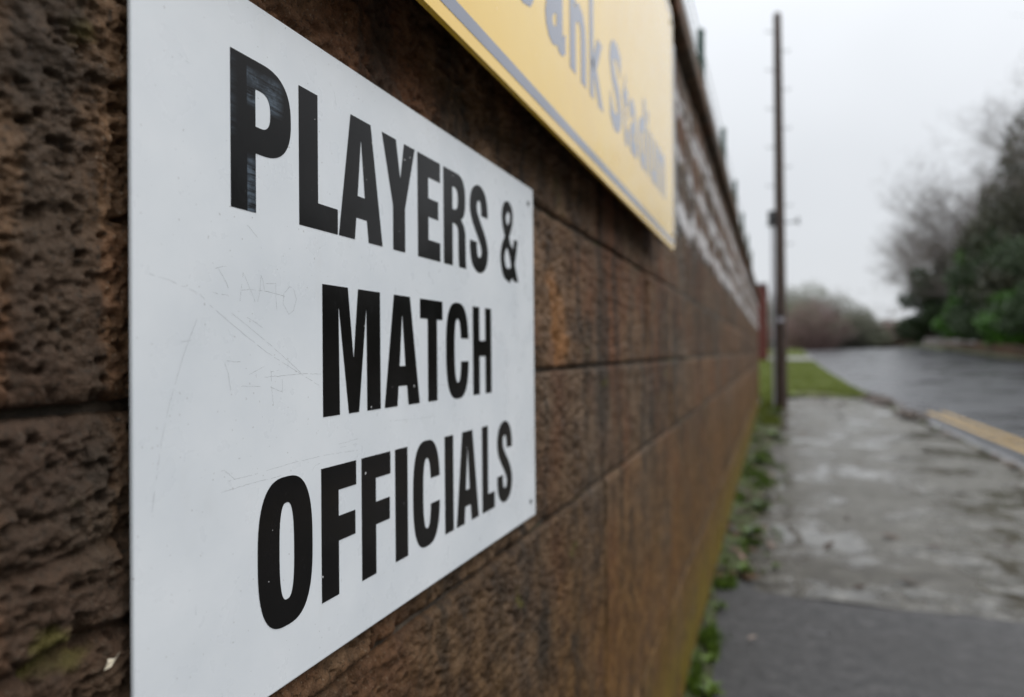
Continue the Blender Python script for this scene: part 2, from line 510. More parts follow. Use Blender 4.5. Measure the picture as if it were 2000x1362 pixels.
sheet('near_asphalt_pavement', MAT_TAR, lin(-.06, 2.70, 60), lin(-4, 3.98, 150), -.005, lambda X, Y: .003*fbm(X*3, Y*3, X*0, 3, 5))
def concf(X, Y):
    base = .008+.006*fbm(X*1.6, Y*1.6, X*0, 3, 9)+.003*fbm(X*8, Y*8, X*0, 3, 21)
    ridge = .010*np.exp(-((Y-4.35-.12*np.sin(X*3))/.25)**2)*fbm(X*5, Y*7, X*0, 3, 33)
    return base+ridge-.02*np.clip((.5-X)/.5, 0, 1)
cp_o = sheet('concrete_pavement', MAT_CONC, lin(-.06, 2.70, 110), np.concatenate([lin(3.80, 6.5, 130), lin(6.53, 20.6, 260)]), 0, concf)
for v_ in cp_o.data.vertices:
    if v_.co.y < 3.99:
        k_ = (3.99-v_.co.y)/.19
        e_ = float(fbm(np.array([v_.co.x*4.]), np.array([3.]), np.array([0.]), 4, 15, .62)[0])
        v_.co.y += k_*(.05*e_+.02)
        v_.co.z += -.009*max(0, k_-.85)/.15
# kerb of separate stones
kerb = empty('kerb'); kerb['kind'] = 'structure'
kmesh = [bevbox('kerb_stone', (-.075, .075, -.452, .452, -.25, 0), MAT_KERB, .014, 2) for _ in range(1)]
for k in range(82):
    y = -4+.915*(k+.5)
    o = link('kerb_stone', kmesh[0], kerb, (2.775+random.uniform(-.006, .006), y, float(hz(y))+.012+random.uniform(-.006, .006)))
    o.rotation_euler = (math.atan(float(hz(y+.4)-hz(y-.4))/.8)+random.uniform(-.005, .005), 0, random.uniform(-.006, .006))
# double yellow lines, ending short of the verge
for xl in (3.36, 3.62):
    ys = lin(-6, 17.0, 60)
    V, Q = [], []
    for i, y in enumerate(ys):
        for x in (xl, xl+.105):
            V.append((x, y, roadz(x, y)+.005))
        if i: Q.append((2*i-2, 2*i-1, 2*i+1, 2*i))
    o = link('yellow_line', mesh('yellow_line', V, Q, MAT_LINE), road_o)
# verge beyond the pole, crossing, next verge
vergef = lambda X, Y: .03+.05*fbm(X*.8, Y*.8, X*0, 3, 4)+.05*np.clip((1.9-X)/2, 0, 1)
sheet('grass_verge', MAT_TURF, lin(-.6, 2.69, 20), lin(19.4, 48, 70), .0, vergef)
sheet('crossing_path', MAT_PATH, lin(-6, 2.69, 12), lin(47.9, 53, 10), .06)
sheet('far_grass_verge', MAT_TURF, lin(-6, 2.69, 12), lin(52.9, 72, 20), .05)
sheet('roadside_bank', MAT_SOIL, lin(12.38, 30, 24), lin(0, 84, 60), -.02, lambda X, Y: .14*np.clip((X-12.38)/.1, 0, 1)+.25*np.clip((X-5)/8, 0, 1)*np.clip((Y-15)/25, 0, 1)+.5*np.clip((X-13.6)/4, 0, 1)+.08*fbm(X*.7, Y*.7, X*0, 3, 8))

# ------------------------------------------------------------------ the stone wall
WALL_END = 16.6
FACE = -.0105
wall = empty('stone_wall')
tag(wall, 'tall brown sandstone block wall running away beside the pavement', 'wall')
ZJ = [-.12, .43, 1.009, 1.239, 1.483, 1.72, 1.96, 2.20, 2.365]
fixed = {1: [-.9, .10, 1.3635, 2.55, 3.85], 2: [-1.2, -.25, .5, 1.222, 2.32, 3.2], 3: [-1.4, -.35, .62, 1.872, 2.9, 3.75],
         4: [-1.1, .12, 1.33, 2.773, 3.5], 0: [-1.0, .55, 1.75, 3.1, 4.4]}
def stone(y0, y1, z0, z1, seed, lod):
    g = .0024
    a, b, c, d = y0+g, y1-g, z0+g, z1-g
    if lod == 0:
        ys = [a]
        while ys[-1] < b:
            dist = max(.28, abs(ys[-1])+.05) if ys[-1] > -.1 else .9
            ys.append(ys[-1]+(.001 if .165 < ys[-1] < .268 else min(.02, max(.0019, .0052*dist))))
        ys = np.array(ys); ys = a+(ys-a)*(b-a)/(ys[-1]-a)
        near = max(.28, a) if b > .15 else .9
        fine = a < .25 and b > .2 and z1 > 1.1 and z0 < 1.4
        zs = lin(c, d, max(12, int((d-c)/(.00105 if fine else max(.0021, .0052*near)))+1))
    elif lod == 1:
        ys = lin(a, b, max(8, int((b-a)/.018))); zs = lin(c, d, max(6, int((d-c)/.018)))
    else:
        ys = lin(a, b, max(4, int((b-a)/.12))); zs = lin(c, d, 5)
    # crowd rows towards the arrises
    def arris(q):
        e = .006
        return np.concatenate([[q[0], q[0]+e*.3, q[0]+e], q[(q > q[0]+e*1.3) & (q < q[-1]-e*1.3)], [q[-1]-e, q[-1]-e*.3, q[-1]]])
    ys, zs = arris(ys), arris(zs)
    Y, Z = np.meshgrid(ys, zs)
    r = random.Random(seed)
    ox, oz = r.uniform(-50, 50), r.uniform(-50, 50)
    s = Y+ox; t = Z+oz
    kind = r.random()
    dsp = .0045*fbm(s*7, t*7, s*0, 3, seed)
    dsp += .0024*(1-2*np.abs(fbm(s*30, t*36, s*0+1, 3, seed+3)))-.0014
    if lod < 2:
        dsp += .0026*fbm(s*95, t*115, s*0+2, 3, seed+5)
        pit = fbm(s*150, t*190, s*0+4, 2, seed+9)
        dsp -= .0042*np.clip(pit-.12, 0, 1)*2.4
        if kind < .45 or z1 < 1.25:       # wavy bedding laminations
            wv = t*(95 if z1 > 1.02 else 260)+(3.2 if z1 > 1.02 else 7.0)*fbm(s*6, t*9, s*0, 3, seed+2)
            am = np.clip(fbm(s*4, t*6, s*0, 2, seed+8)*1.6+.35, 0, 1)
            dsp += .0016*am*(1-np.abs(np.sin(wv)))
        if lod == 0:
            dsp += .0012*fbm(s*260, t*300, s*0+6, 2, seed+6)
            grain = fbm(s*330, t*380, s*0+9, 2, seed+16)
            dsp -= .0030*np.clip(grain-.10, 0, 1)*np.clip(.6+fbm(s*25, t*25, s*0, 2, seed+30), 0, 1.3)
        if z1 < 1.25 and y0 < .6:          # deep split beds low down by the sign
            for zb, am in ((1.115, .010), (1.065, .012), (1.16, .006)):
                zz = zb+.012*fbm(s*5, s*0, s*0, 2, seed+4)+.10*(Y-.2)
                dsp -= am*np.exp(-((Z-zz)/.0045)**2)*np.clip((.42-Y)/.1, 0, 1)
    rust = np.zeros_like(Y)
    if abs(z0-1.239) < .01 and y0 < 1.0 < y1:   # gash in the stone beside the white sign
        q = ((Y-1.04-.05*fbm(Z*20, Z*0, Z*0, 2, 3))/.045)**2+((Z-1.315)/.085)**2
        k = np.clip(1.25-q, 0, 1)
        dsp += -.007*k*(.6+.8*fbm(s*40, t*25, s*0, 2, 77))
        rust = np.clip(k*1.4*(.75+.6*fbm(s*30, t*20, s*0, 3, 71)), 0, 1)
    if z1 < 1.02: dsp *= 1.05-.5*np.clip((Y-.9)/.6, 0, 1)     # the plinth is smoother farther on
    # worn arrises
    ed = np.minimum(np.minimum(Y-ys[0], ys[-1]-Y), np.minimum(Z-zs[0], zs[-1]-Z))
    rr = .0075*(1+.6*fbm(s*14, t*14, s*0, 2, seed+12))
    k = np.clip(ed/rr, 0, 1)
    dsp -= .009*(1-np.sqrt(np.clip(1-(1-k)**2, 0, 1)))
    dsp += r.uniform(-.003, .002)
    X = FACE+dsp
    # stone stays behind the two sign plates
    under = (Y > .24) & (Y < .915) & (Z > EYE-.24) & (Z < EYE+.245)
    X = np.where(under, np.minimum(X, -.0042), np.minimum(X, .008))
    # outer ring down into the joint
    n1, n2 = Y.shape
    V = np.stack([X, Y-y0, Z-z0], -1).reshape(-1, 3)
    i = np.arange(n1-1)[:, None]*n2+np.arange(n2-1)[None, :]
    Q = np.stack([i, i+1, i+n2+1, i+n2], -1).reshape(-1, 4)
    ring = list(range(n2))+[k2*n2+n2-1 for k2 in range(1, n1)]+[(n1-1)*n2+k2 for k2 in range(n2-2, -1, -1)]+[k2*n2 for k2 in range(n1-2, 0, -1)]
    ring = np.array(ring)
    back = V[ring].copy(); back[:, 0] = -.075
    nb = len(V); m = len(ring)
    idx = np.arange(m)
    sk = np.stack([ring[idx], nb+idx, nb+(idx+1) % m, ring[(idx+1) % m]], -1)
    me = fastmesh('stone', np.concatenate([V, back]), np.concatenate([Q, sk]), MAT_STONE, True)
    if rust.any():
        at = me.attributes.new('rust', 'FLOAT', 'POINT')
        at.data.foreach_set('value', np.concatenate([rust.ravel(), np.zeros(m)]).astype(np.float32))
    o = link('stone', me, wall, (0, y0, z0))
    return o
sr = random.Random(5)
for ci in range(len(ZJ)-1):
    z0, z1 = ZJ[ci], ZJ[ci+1]
    js = list(fixed.get(ci, [-1.5+sr.uniform(-.3, .3)]))
    while js[-1] < WALL_END-.5:
        js.append(js[-1]+sr.uniform(.6, 1.25))
    js[-1] = WALL_END
    for k in range(len(js)-1):
        y0, y1 = js[k], js[k+1]
        zc = (z0+z1)/2
        lod = 0 if (y0 < 1.9 and y1 > .05 and abs(zc-EYE) < .56) else (1 if y0 < 4.5 and y1 > 0 else 2)
        stone(y0, y1, z0, z1, ci*40+k+1, lod)
V, Fc = boxes([(-.32, -.026, -1.9, WALL_END-.012, -.14, 2.36)])
link('mortar_core', mesh('mortar_core', V, Fc, MAT_MORTAR), wall)
# mortar in the bed joints: a lumpy strip, recessed
for z in ZJ[1:-1]:
    ys = lin(-1.5, WALL_END-.02, 700)
    V, Q = [], []
    X = -.017+.006*fbm(ys*9, ys*0+z*31, ys*0, 3, 3)
    X = np.clip(-.018+.016*fbm(ys*7, ys*0+z*13, ys*0, 3, 8), -.044, -.0215)
    X = X+(-.0125-.002*fbm(ys*15, ys*0+z, ys*0, 2, 5)-X)*np.clip((ys-1.7-.5*fbm(ys*2, ys*0+z*3, ys*0, 2, 4))/1.1, 0, 1)
    for i, y in enumerate(ys):
        fl_ = .004*max(0, min(1, (y-1.7)/1.1))
        V += [(-.04, y, z-.006-fl_), (X[i], y, z-.0035-fl_), (X[i], y, z+.0030+fl_), (-.04, y, z+.006+fl_)]
        if i:
            b = 4*i
            Q += [(b-4, b, b+1, b-3), (b-3, b+1, b+2, b-2), (b-2, b+2, b+3, b-1)]
    link('bed_joint', mesh('bed_joint', V, Q, MAT_MORTAR), wall)
y = -1.9
k = 0
while y < WALL_END:
    L = sr.uniform(.85, 1.2)
    y1 = min(y+L, WALL_END+.04)
    if y1-y > .2:
        m = bevbox('coping_stone', (-.37, .034+sr.uniform(-.004, .004), 0, y1-y-.008, 0, .098), MAT_STONE, .012, 2)
        link('coping_stone', m, wall, (0, y, 2.366+sr.uniform(0, .004)))
    y = y1+.0
    k += 1

# ------------------------------------------------------------------ white sign
def glyph_mesh(name, loops, y0, zb, sx, x0, x1, mat):
    """loops in mm in the sign plane -> thin solid, standing between x0 and x1"""
    cu = bpy.data.curves.new(name, 'CURVE'); cu.dimensions = '2D'; cu.fill_mode = 'BOTH'
    cu.extrude = (x1-x0)/2
    for lp in loops:
        sp = cu.splines.new('POLY'); sp.points.add(len(lp)-1); sp.use_cyclic_u = True
        for pt, (a, b) in zip(sp.points, lp): pt.co = (a*sx*.001, b*.001, 0, 1)
    tmp = bpy.data.objects.new(name, cu); COL.objects.link(tmp)
    dg = bpy.context.evaluated_depsgraph_get(); dg.update()
    me = bpy.data.meshes.new_from_object(tmp.evaluated_get(dg))
    bpy.data.objects.remove(tmp); bpy.data.curves.remove(cu)
    me.materials.clear(); me.materials.append(mat)
    n = len(me.vertices); co = np.empty(n*3, np.float32); me.vertices.foreach_get('co', co); co = co.reshape(-1, 3)
    new = np.stack([co[:, 2]+(x0+x1)/2, co[:, 0]+y0, co[:, 1]+zb], -1)     # local (x,y,z)->(depth, along, up)
    me.vertices.foreach_set('co', new.astype(np.float32).ravel()); me.update()
    return me
def sup(cx, cy, rx, ry, a0, a1, e=2.6, n=22):
    o = []
    for i in range(n+1):
        t = rad(a0+(a1-a0)*i/n); c, s = math.cos(t), math.sin(t)
        o.append((cx+rx*math.copysign(abs(c)**(2/e), c), cy+ry*math.copysign(abs(s)**(2/e), s)))
    return o
def pen(pts, a, b, sub=8):
    """outline of a stroke drawn with an elliptical pen along a smooth line"""
    P = [np.array(q, float) for q in pts]
    P = [2*P[0]-P[1]]+P+[2*P[-1]-P[-2]]
    c = []
    for i in range(1, len(P)-2):
        for k in range(sub):
            t = k/sub
            c.append(.5*(2*P[i]+(P[i+1]-P[i-1])*t+(2*P[i-1]-5*P[i]+4*P[i+1]-P[i+2])*t*t+(3*P[i]-P[i-1]-3*P[i+1]+P[i+2])*t**3))
    c.append(P[-2]); c = np.array(c)
    tg = np.gradient(c, axis=0); tg /= np.linalg.norm(tg, axis=1)[:, None]
    nr = np.stack([-tg[:, 1], tg[:, 0]], -1)
    of = np.stack([a*a*nr[:, 0], b*b*nr[:, 1]], -1)/np.sqrt((a*nr[:, 0])**2+(b*nr[:, 1])**2)[:, None]
    return [tuple(q) for q in c+of]+[tuple(q) for q in (c-of)[::-1]]
def smooth_loop(pts, sub=4):
    P = [np.array(q, float) for q in pts]; n = len(P); o = []
    for i in range(n):
        p0, p1, p2, p3 = P[i-1], P[i], P[(i+1) % n], P[(i+2) % n]
        for k in range(sub):
            t = k/sub
            o.append(tuple(.5*(2*p1+(p2-p0)*t+(2*p0-5*p1+4*p2-p3)*t*t+(3*p1-p0-3*p2+p3)*t**3)))
    return o
GL = {}
GL['I'] = ([[(0, 0), (21, 0), (21, 98), (0, 98)]], 21)
GL['L'] = ([[(0, 0), (45, 0), (45, 19), (21, 19), (21, 98), (0, 98)]], 45)
GL['F'] = ([[(0, 0), (21, 0), (21, 40.5), (43, 40.5), (43, 59.2), (21, 59.2), (21, 79), (44.5, 79), (44.5, 98), (0, 98)]], 44.5)
GL['E'] = ([[(0, 0), (46, 0), (46, 18.4), (21, 18.4), (21, 40.7), (42, 40.7), (42, 58.6), (21, 58.6), (21, 79), (46.5, 79), (46.5, 98), (0, 98)]], 46.5)
GL['P'] = ([[(0, 0), (21.5, 0), (21.5, 38.4)]+sup(27, 68.2, 29, 29.8, -90, 90, 2.5, 30)+[(0, 98)],
            [(21.5, 55.5), (21.5, 79.8)]+sup(25.5, 67.6, 10.2, 12.2, 90, -90, 2.6, 20)], 56)
GL['R'] = ([[(0, 0), (20.5, 0), (20.5, 44.5)]+sup(24, 36, 10.5, 8.5, 90, 0, 2.3, 10)+[(34.8, 12), (36, 0), (54, 0), (53, 8)]+sup(37, 32, 15.6, 17.5, 0, 62, 2.4, 10)+[(41.5, 51.5)]
            + sup(31, 73.5, 21.5, 24.5, -52, 90, 2.6, 26)+[(0, 98)],
            [(20.5, 58.9), (20.5, 82.5)]+sup(24, 70.7, 10, 11.8, 90, -90, 2.7, 18)], 54)
GL['A'] = ([[(0, 0), (21, 0), (23.2, 17.7), (38.6, 17.7), (41, 0), (62, 0), (44.7, 98), (16.4, 98)], [(25.3, 35.2), (30.2, 80.5), (31, 80.5), (35.8, 35.2)]], 62)
GL['Y'] = ([[(0, 98), (23, 98), (30.4, 64), (37.5, 98), (57, 98), (38.2, 39), (38.2, 0), (17.6, 0), (17.6, 39)]], 57)
GL['M'] = ([[(0, 0), (20.6, 0), (19.6, 81.5), (20.3, 81.5), (32.6, 0), (46.4, 0), (57.3, 82), (58, 82), (58.4, 0), (78.4, 0), (78.4, 98), (46.2, 98), (39.7, 43.5), (39.1, 43.5), (32, 98), (0, 98)]], 78.4)
GL['T'] = ([[(15, 0), (34, 0), (34, 79.5), (46.4, 79.5), (46.4, 98), (0, 98), (0, 79.5), (15, 79.5)]], 46.4)
GL['H'] = ([[(0, 0), (18, 0), (18, 42.8), (35, 42.8), (35, 0), (52.5, 0), (52.5, 98), (35, 98), (35, 60.2), (18, 60.2), (18, 98), (0, 98)]], 52.5)
GL['C'] = ([[(53.8, 62)]+sup(27, 49, 27, 50.3, 14, 346, 2.75, 60)+[(53.8, 37.6), (35, 37.6)]+sup(27.2, 49, 7.9, 33.4, 338, 22, 2.6, 40)+[(35, 62)]], 54)
GL['O'] = ([sup(27.7, 49, 27.7, 50.3, 0, 354, 2.75, 60), sup(28, 49, 7.6, 32.8, 0, 354, 2.8, 40)], 55.4)
GL['S'] = ([pen([(40.3, 65), (40.3, 74), (36, 85.5), (25.4, 90), (14.2, 85.5), (9.6, 74), (12.2, 63), (20, 53.5), (29.5, 44), (37.5, 34), (40.6, 23.5), (36.3, 12.3), (25, 8), (13.8, 12.3), (9.4, 23.5), (9.4, 33.5)], 9.3, 8.6)], 50)
GL['&'] = ([[(61.3, 0), (45.7, 0), (40.5, 4.2)]+smooth_loop([(33, -.4), (25.0, -1.4), (13.4, 1.1), (5.5, 8.6), (1.1, 20.3), (1.2, 32.5), (6.3, 43.2), (14.0, 53.3), (11.2, 59.5), (6.9, 68.8), (5.7, 79.7), (8.9, 89.2), (15.1, 96.0), (23.8, 98.7), (32.2, 97.9), (39.5, 93.2), (43.2, 84.5), (41.1, 72.5), (35.4, 62.3), (30.1, 53.5), (35.6, 45.2), (41.2, 38)], 3)[:-3]
            + [(41.2, 38), (47.4, 54), (59.3, 54), (56.7, 42.4), (51.4, 28.8), (48.9, 21.5), (55.8, 9.5)],
            smooth_loop([(25.5, 85.3), (19.6, 79.0), (20.4, 72.3), (25.2, 68.9), (31.0, 74.1), (32.9, 81.0), (30.2, 85.4)], 3),
            smooth_loop([(21.4, 40.0), (14.6, 31.0), (14.5, 20.9), (19.3, 15.2), (27.0, 14.4), (34.9, 17.8), (32.0, 27.6), (25.9, 36.5)], 3)], 61)
SY0, SY1, SZ0, SZ1 = .2595, .8948, EYE-.2231, EYE+.2268
sign = empty('wall_sign', (0, SY0, SZ0))
tag(sign, 'white metal sign reading PLAYERS & MATCH OFFICIALS screwed to the stone wall', 'sign')
pl = bevbox('plate', (-.0030, 0, 0, SY1-SY0, 0, SZ1-SZ0), MAT_WHITE, .0011, 2)
link('plate', pl, sign)
rows = [(.0918, [('P', .329, .385), ('L', .3937, .4388), ('A', .4404, .5026), ('Y', .5029, .5596), ('E', .565, .6110), ('R', .6187, .6720), ('S', .6825, .7325), ('&', .7716, .8329)]),
        (-.0457, [('M', .4192, .4978), ('A', .5044, .5658), ('T', .5678, .6142), ('C', .6219, .6763), ('H', .6880, .7400)]),
        (-.1815, [('O', .3503, .4057), ('F', .4164, .4609), ('F', .4686, .5126), ('I', .5206, .5420), ('C', .5521, .6054), ('I', .6167, .6362), ('A', .6433, .7002), ('L', .7106, .7470), ('S', .7557, .8043)])]
for zb, items in rows:
    for ch, a, b in items:
        loops, W = GL[ch]
        link('letter', glyph_mesh('letter', loops, a-SY0, zb+EYE-SZ0, (b-a)*1000/W, .00005, .00035, MAT_VINYL), sign)
for yy in (.2785, .8740):
    for zz in (-.2005, .2035):
        V, Fc = lathe([(.0036, 0), (.0036, .0006), (.0030, .0014), (.0016, .0019), (.0014, .0012), (.0004, .0011)], 14)
        V = [(z+.0001, x, y) for x, y, z in V]
        o = link('screw', mesh('screw', V, [f[::-1] for f in Fc], MAT_SCREW, True), sign, (0, yy-SY0, zz+EYE-SZ0))
SCR = [[(341, 83), (344, 82), (348, 79), (352, 76)], [(314, 38), (318, 37), (321, 37), (329, 37)], [(336, 34), (338, 45), (339, 52)], [(339, 52), (344, 44), (351, 32)], [(351, 32), (354, 42), (355, 52)], [(355, 52), (357, 48), (358, 43)], [(338, 41), (347, 42), (361, 42), (378, 40)], [(360, 47), (369, 48)], [(369, 48), (369, 39), (370, 30)], [(318, 53), (322, 48), (325, 44), (328, 38)], [(316, 52), (322, 54), (328, 55)], [(383, 47), (377, 42), (376, 35), (382, 28), (387, 31), (390, 39), (387, 46), (383, 47)], [(270, 44), (282, 42), (294, 39), (304, 36), (312, 30), (325, 22), (340, 13), (360, 2), (387, -10), (412, -21), (419, -24)], [(329, 26), (344, 18), (365, 6), (394, -12)], [(342, 24), (350, 21), (356, 18)], [(322, -3), (336, -4)], [(323, -4), (326, -11), (328, -21)], [(344, -12), (358, -7)], [(350, -10), (350, -14)], [(337, -19), (354, -20)], [(358, -14), (373, -14), (394, -13), (418, -14)], [(364, -10), (364, -20), (366, -33)], [(363, -21), (375, -25)], [(375, -16), (375, -24)], [(364, -11), (372, -10)], [(302, 21), (297, 11), (293, 2), (288, -11), (282, -28), (277, -47), (274, -64), (271, -83)], [(291, 8), (296, 9), (300, 9)], [(325, -76), (343, -76), (364, -75), (387, -74), (422, -74), (464, -76)], [(320, -82), (343, -81), (373, -81)], [(318, -70), (322, -69), (326, -72), (331, -76)], [(406, -83), (409, -80), (415, -79)], [(438, -68), (464, -67)], [(438, -71), (464, -71)], [(411, -59), (412, -56), (414, -55)],
       [(560, 60), (566, 57), (575, 56)], [(700, 10), (708, 18)], [(300, -140), (300, -148)], [(600, -30), (640, -33), (690, -31)], [(520, -58), (560, -60), (600, -61)], [(640, 66), (662, 70)], [(352, 140), (352, 128)], [(430, 205), (436, 199), (438, 190)], [(290, 170), (300, 166)]]
V, Q = [], []
for s in SCR:
    pts = []
    for i in range(len(s)-1):
        a, b = np.array(s[i], float), np.array(s[i+1], float)
        n = max(2, int(np.linalg.norm(b-a)/2.5))
        pts += [a+(b-a)*k/n for k in range(n)]
    pts.append(np.array(s[-1], float))
    pts = np.array(pts); pts += rng.normal(0, .10, pts.shape)
    for i in range(len(pts)-1):
        if rng.random() < .14: continue
        a, b = pts[i], pts[i+1]; d = b-a; L = np.linalg.norm(d)+1e-9; nn = np.array([-d[1], d[0]])/L
        w0 = rng.uniform(.03, .10); k = len(V)
        for q, ww in ((a, w0), (b, rng.uniform(.03, .10))):
            for sg in (-1, 1):
                u = q+nn*ww*sg
                V.append((.00004, u[0]*.001-SY0, u[1]*.001+EYE-SZ0))
        Q.append((k, k+2, k+3, k+1))
o = link('scratches', mesh('scratches', V, Q, MAT_SCR), sign); o['kind'] = 'stuff'

# ------------------------------------------------------------------ yellow sign
YX = .045
ysg = empty('stadium_sign', (0, .27, EYE+.2905))
tag(ysg, 'yellow sheet sign with slate blue border reading bank Stadium above the white sign', 'sign')
W, Hh = 2.022-.27, .695
def rrect(x0, y0, x1, y1, r, n=6):
    o = []
    for cx, cy, a in ((x1-r, y0+r, -90), (x1-r, y1-r, 0), (x0+r, y1-r, 90), (x0+r, y0+r, 180)):
        for i in range(n+1):
            t = rad(a+90*i/n); o.append((cx+r*math.cos(t), cy+r*math.sin(t)))
    return o
def solid(loop, x0, x1, bev, mat, name):
    bm = bmesh.new()
    A = [bm.verts.new((x1, a, b)) for a, b in loop]; B = [bm.verts.new((x0, a, b)) for a, b in loop]
    f = bm.faces.new(A); bm.faces.new(B[::-1])
    n = len(loop)
    for i in range(n): bm.faces.new([A[i], B[i], B[(i+1) % n], A[(i+1) % n]])
    if bev: bmesh.ops.bevel(bm, geom=[e for e in f.edges], offset=bev, segments=3, affect='EDGES')
    m = bpy.data.meshes.new(name); bm.to_mesh(m); bm.free(); m.materials.append(mat)
    return m
link('panel', solid(rrect(0, 0, W, Hh, .035), YX-.006, YX, .0022, MAT_YELLOW, 'panel'), ysg)
# border band printed 1.3 cm in from the edge
o_, i_ = rrect(.014, .014, W-.014, Hh-.014, .026), rrect(.029, .029, W-.029, Hh-.029, .016)
V = [(YX+.0004, a, b) for a, b in o_]+[(YX+.0004, a, b) for a, b in i_]
n = len(o_)
link('border_band', mesh('border_band', V, [(i, (i+1) % n, n+(i+1) % n, n+i) for i in range(n)], MAT_INK), ysg)
def word(txt, y0, y1, zb, cap, off=.012):
    cu = bpy.data.curves.new('word', 'FONT'); cu.body = txt; cu.size = 1; cu.offset = off; cu.resolution_u = 3
    t = bpy.data.objects.new('word', cu); COL.objects.link(t)
    dg = bpy.context.evaluated_depsgraph_get(); dg.update()
    me = bpy.data.meshes.new_from_object(t.evaluated_get(dg))
    bpy.data.objects.remove(t); bpy.data.curves.remove(cu)
    n = len(me.vertices); co = np.empty(n*3, np.float32); me.vertices.foreach_get('co', co); co = co.reshape(-1, 3)
    a, b = co[:, 0].min(), co[:, 0].max()
    yy = y0+(co[:, 0]-a)/(b-a)*(y1-y0)
    zz = zb+co[:, 1]*cap/.727
    me.vertices.foreach_set('co', np.stack([np.full(n, YX+.0004), yy, zz], -1).astype(np.float32).ravel())
    me.materials.clear(); me.materials.append(MAT_INK); me.update()
    return me
zb = .4115-.2905
for txt, a, b in (('b', .70, .785), ('a', .8180, .9080), ('n', .9300, 1.0200), ('k', 1.0420, 1.1340), ('S', 1.183, 1.283), ('t', 1.296, 1.345), ('a', 1.358, 1.440), ('d', 1.455, 1.545), ('i', 1.563, 1.587), ('u', 1.606, 1.690), ('m', 1.708, 1.837)):
    link('letter', word(txt, a-.27, b-.27, zb, .158, .03), ysg)
for yy in (.30, 1.15, 1.80):
    V, Fc = boxes([(-.012, YX-.0065, yy, yy+.04, .06, Hh-.06)])
    link('fixing_rail', mesh('fixing_rail', V, Fc, MAT_STEEL), ysg)
for yy in (.045, W-.045):
    for zz in (.045, Hh-.045):
        V, Fc = lathe([(.006, 0), (.006, .001), (.0045, .0028), (.001, .0034)], 12)
        link('screw', mesh('screw', [(z+YX+.0002, x, y) for x, y, z in V], [f[::-1] for f in Fc], MAT_SCREW, True), ysg, (0, yy, zz))

# ------------------------------------------------------------------ fence along the wall top
fence = empty('fence', (-.15, 0, 2.464))
tag(fence, 'dark green steel post and wire fence standing on top of the stone wall', 'fence')
pm = bevbox('post', (-.024, .024, -.024, .024, 0, 1.06), MAT_TEAL, .004, 1)
V, Fc = lathe([(.03, 0), (.03, .012), (.012, .035), (.002, .05)], 8)
fm = mesh('finial', V, Fc, MAT_TEAL)
y = .4
while y < WALL_END:
    pz = link('post', pm, fence, (0, y, 0))
    link('finial', fm, pz, (0, 0, 1.06))
    y += 2.3
for z in (.12, .30, .48, .66, .84, 1.0):
    V, Q = tubes([((0, .4, z), (0, WALL_END-.1, z), .0035, .0035)], 5)
    link('wire', mesh('wire', V, Q, MAT_TEAL), fence)
V, Q = [], []
for k in range(int((WALL_END-.5)/.075)):
    a, b = tubes([((.004, .45+k*.075, .02), (.004, .45+k*.075, .70+.03*(k % 2)), .003, .003)], 4)
    Q += [tuple(i+len(V) for i in f) for f in b]; V += a
o = link('mesh_wires', mesh('mesh_wires', V, Q, MAT_TEAL), fence); o['kind'] = 'stuff'

# ------------------------------------------------------------------ telegraph pole
PX, PY = .46, 15.9
pz0 = float(hz(PY))
pole = empty('telegraph_pole', (PX, PY, pz0-.02))
tag(pole, 'tall dark timber telegraph pole with climbing pegs at the grass beside the wall', 'pole')
PH = 8.62
V, Fc = lathe([(.135, -.3), (.128, .0), (.121, .5), (.112, 2.5), (.10, 5), (.088, 7.5), (.080, PH-.05), (.06, PH)], 20)
link('shaft', mesh('shaft', V, Fc, MAT_POLE, True), pole)
def prad(z): return .124-.0052*z
side = 1
z = 3.6
pdir = Vector((math.cos(th), math.sin(th), 0))
while z < PH-.2:
    p0 = pdir*side*prad(z)*.8; p1 = pdir*side*(prad(z)+.16)
    V, Q = tubes([((p0.x, p0.y, z), (p1.x, p1.y, z-.01), .011, .011), ((p1.x, p1.y, z-.012), (p1.x, p1.y, z+.035), .011, .011)], 8)
    link('climbing_peg', mesh('climbing_peg', V, Q, MAT_STEEL), pole)
    z += .42; side = -side
jb = bevbox('junction_box', (-.075, .075, -.06, .06, -.17, .17), MAT_BLACK, .015, 2)
o = link('junction_box', jb, pole, tuple(-pdir*.165+Vector((0, 0, 4.15)))); o.rotation_euler = (0, 0, th)
V, Fc = lathe([(.02, 0), (.02, .02)], 8)
link('lid_bolt', mesh('lid_bolt', [(x, z-.075, y) for x, y, z in V], Fc, MAT_STEEL), o, (0, 0, .1))
V, Q = tubes([((0, 0, 0), (0, 0, 4.0), .026, .026)], 10)
link('cable_guard', mesh('cable_guard', V, Q, MAT_CONDUIT, True), pole, tuple(-pdir*.165+Vector((0, 0, .0))))
V, Q = tubes([(tuple(pdir*.07+Vector((0, 0, 4.05))), tuple(pdir*.40+Vector((0, 0, 4.1))), .022, .022), (tuple(pdir*.40+Vector((0, 0, 4.02))), tuple(pdir*.40+Vector((0, 0, 4.18))), .03, .03)], 8)
link('cable_bracket', mesh('cable_bracket', V, Q, MAT_STEEL), pole)
V, Fc = boxes([(-.06, .06, -.004, .0, 0, .10)])
o = link('number_plate', mesh('number_plate', V, Fc, MAT_CONDUIT), pole, (0, -.1215, 1.9))

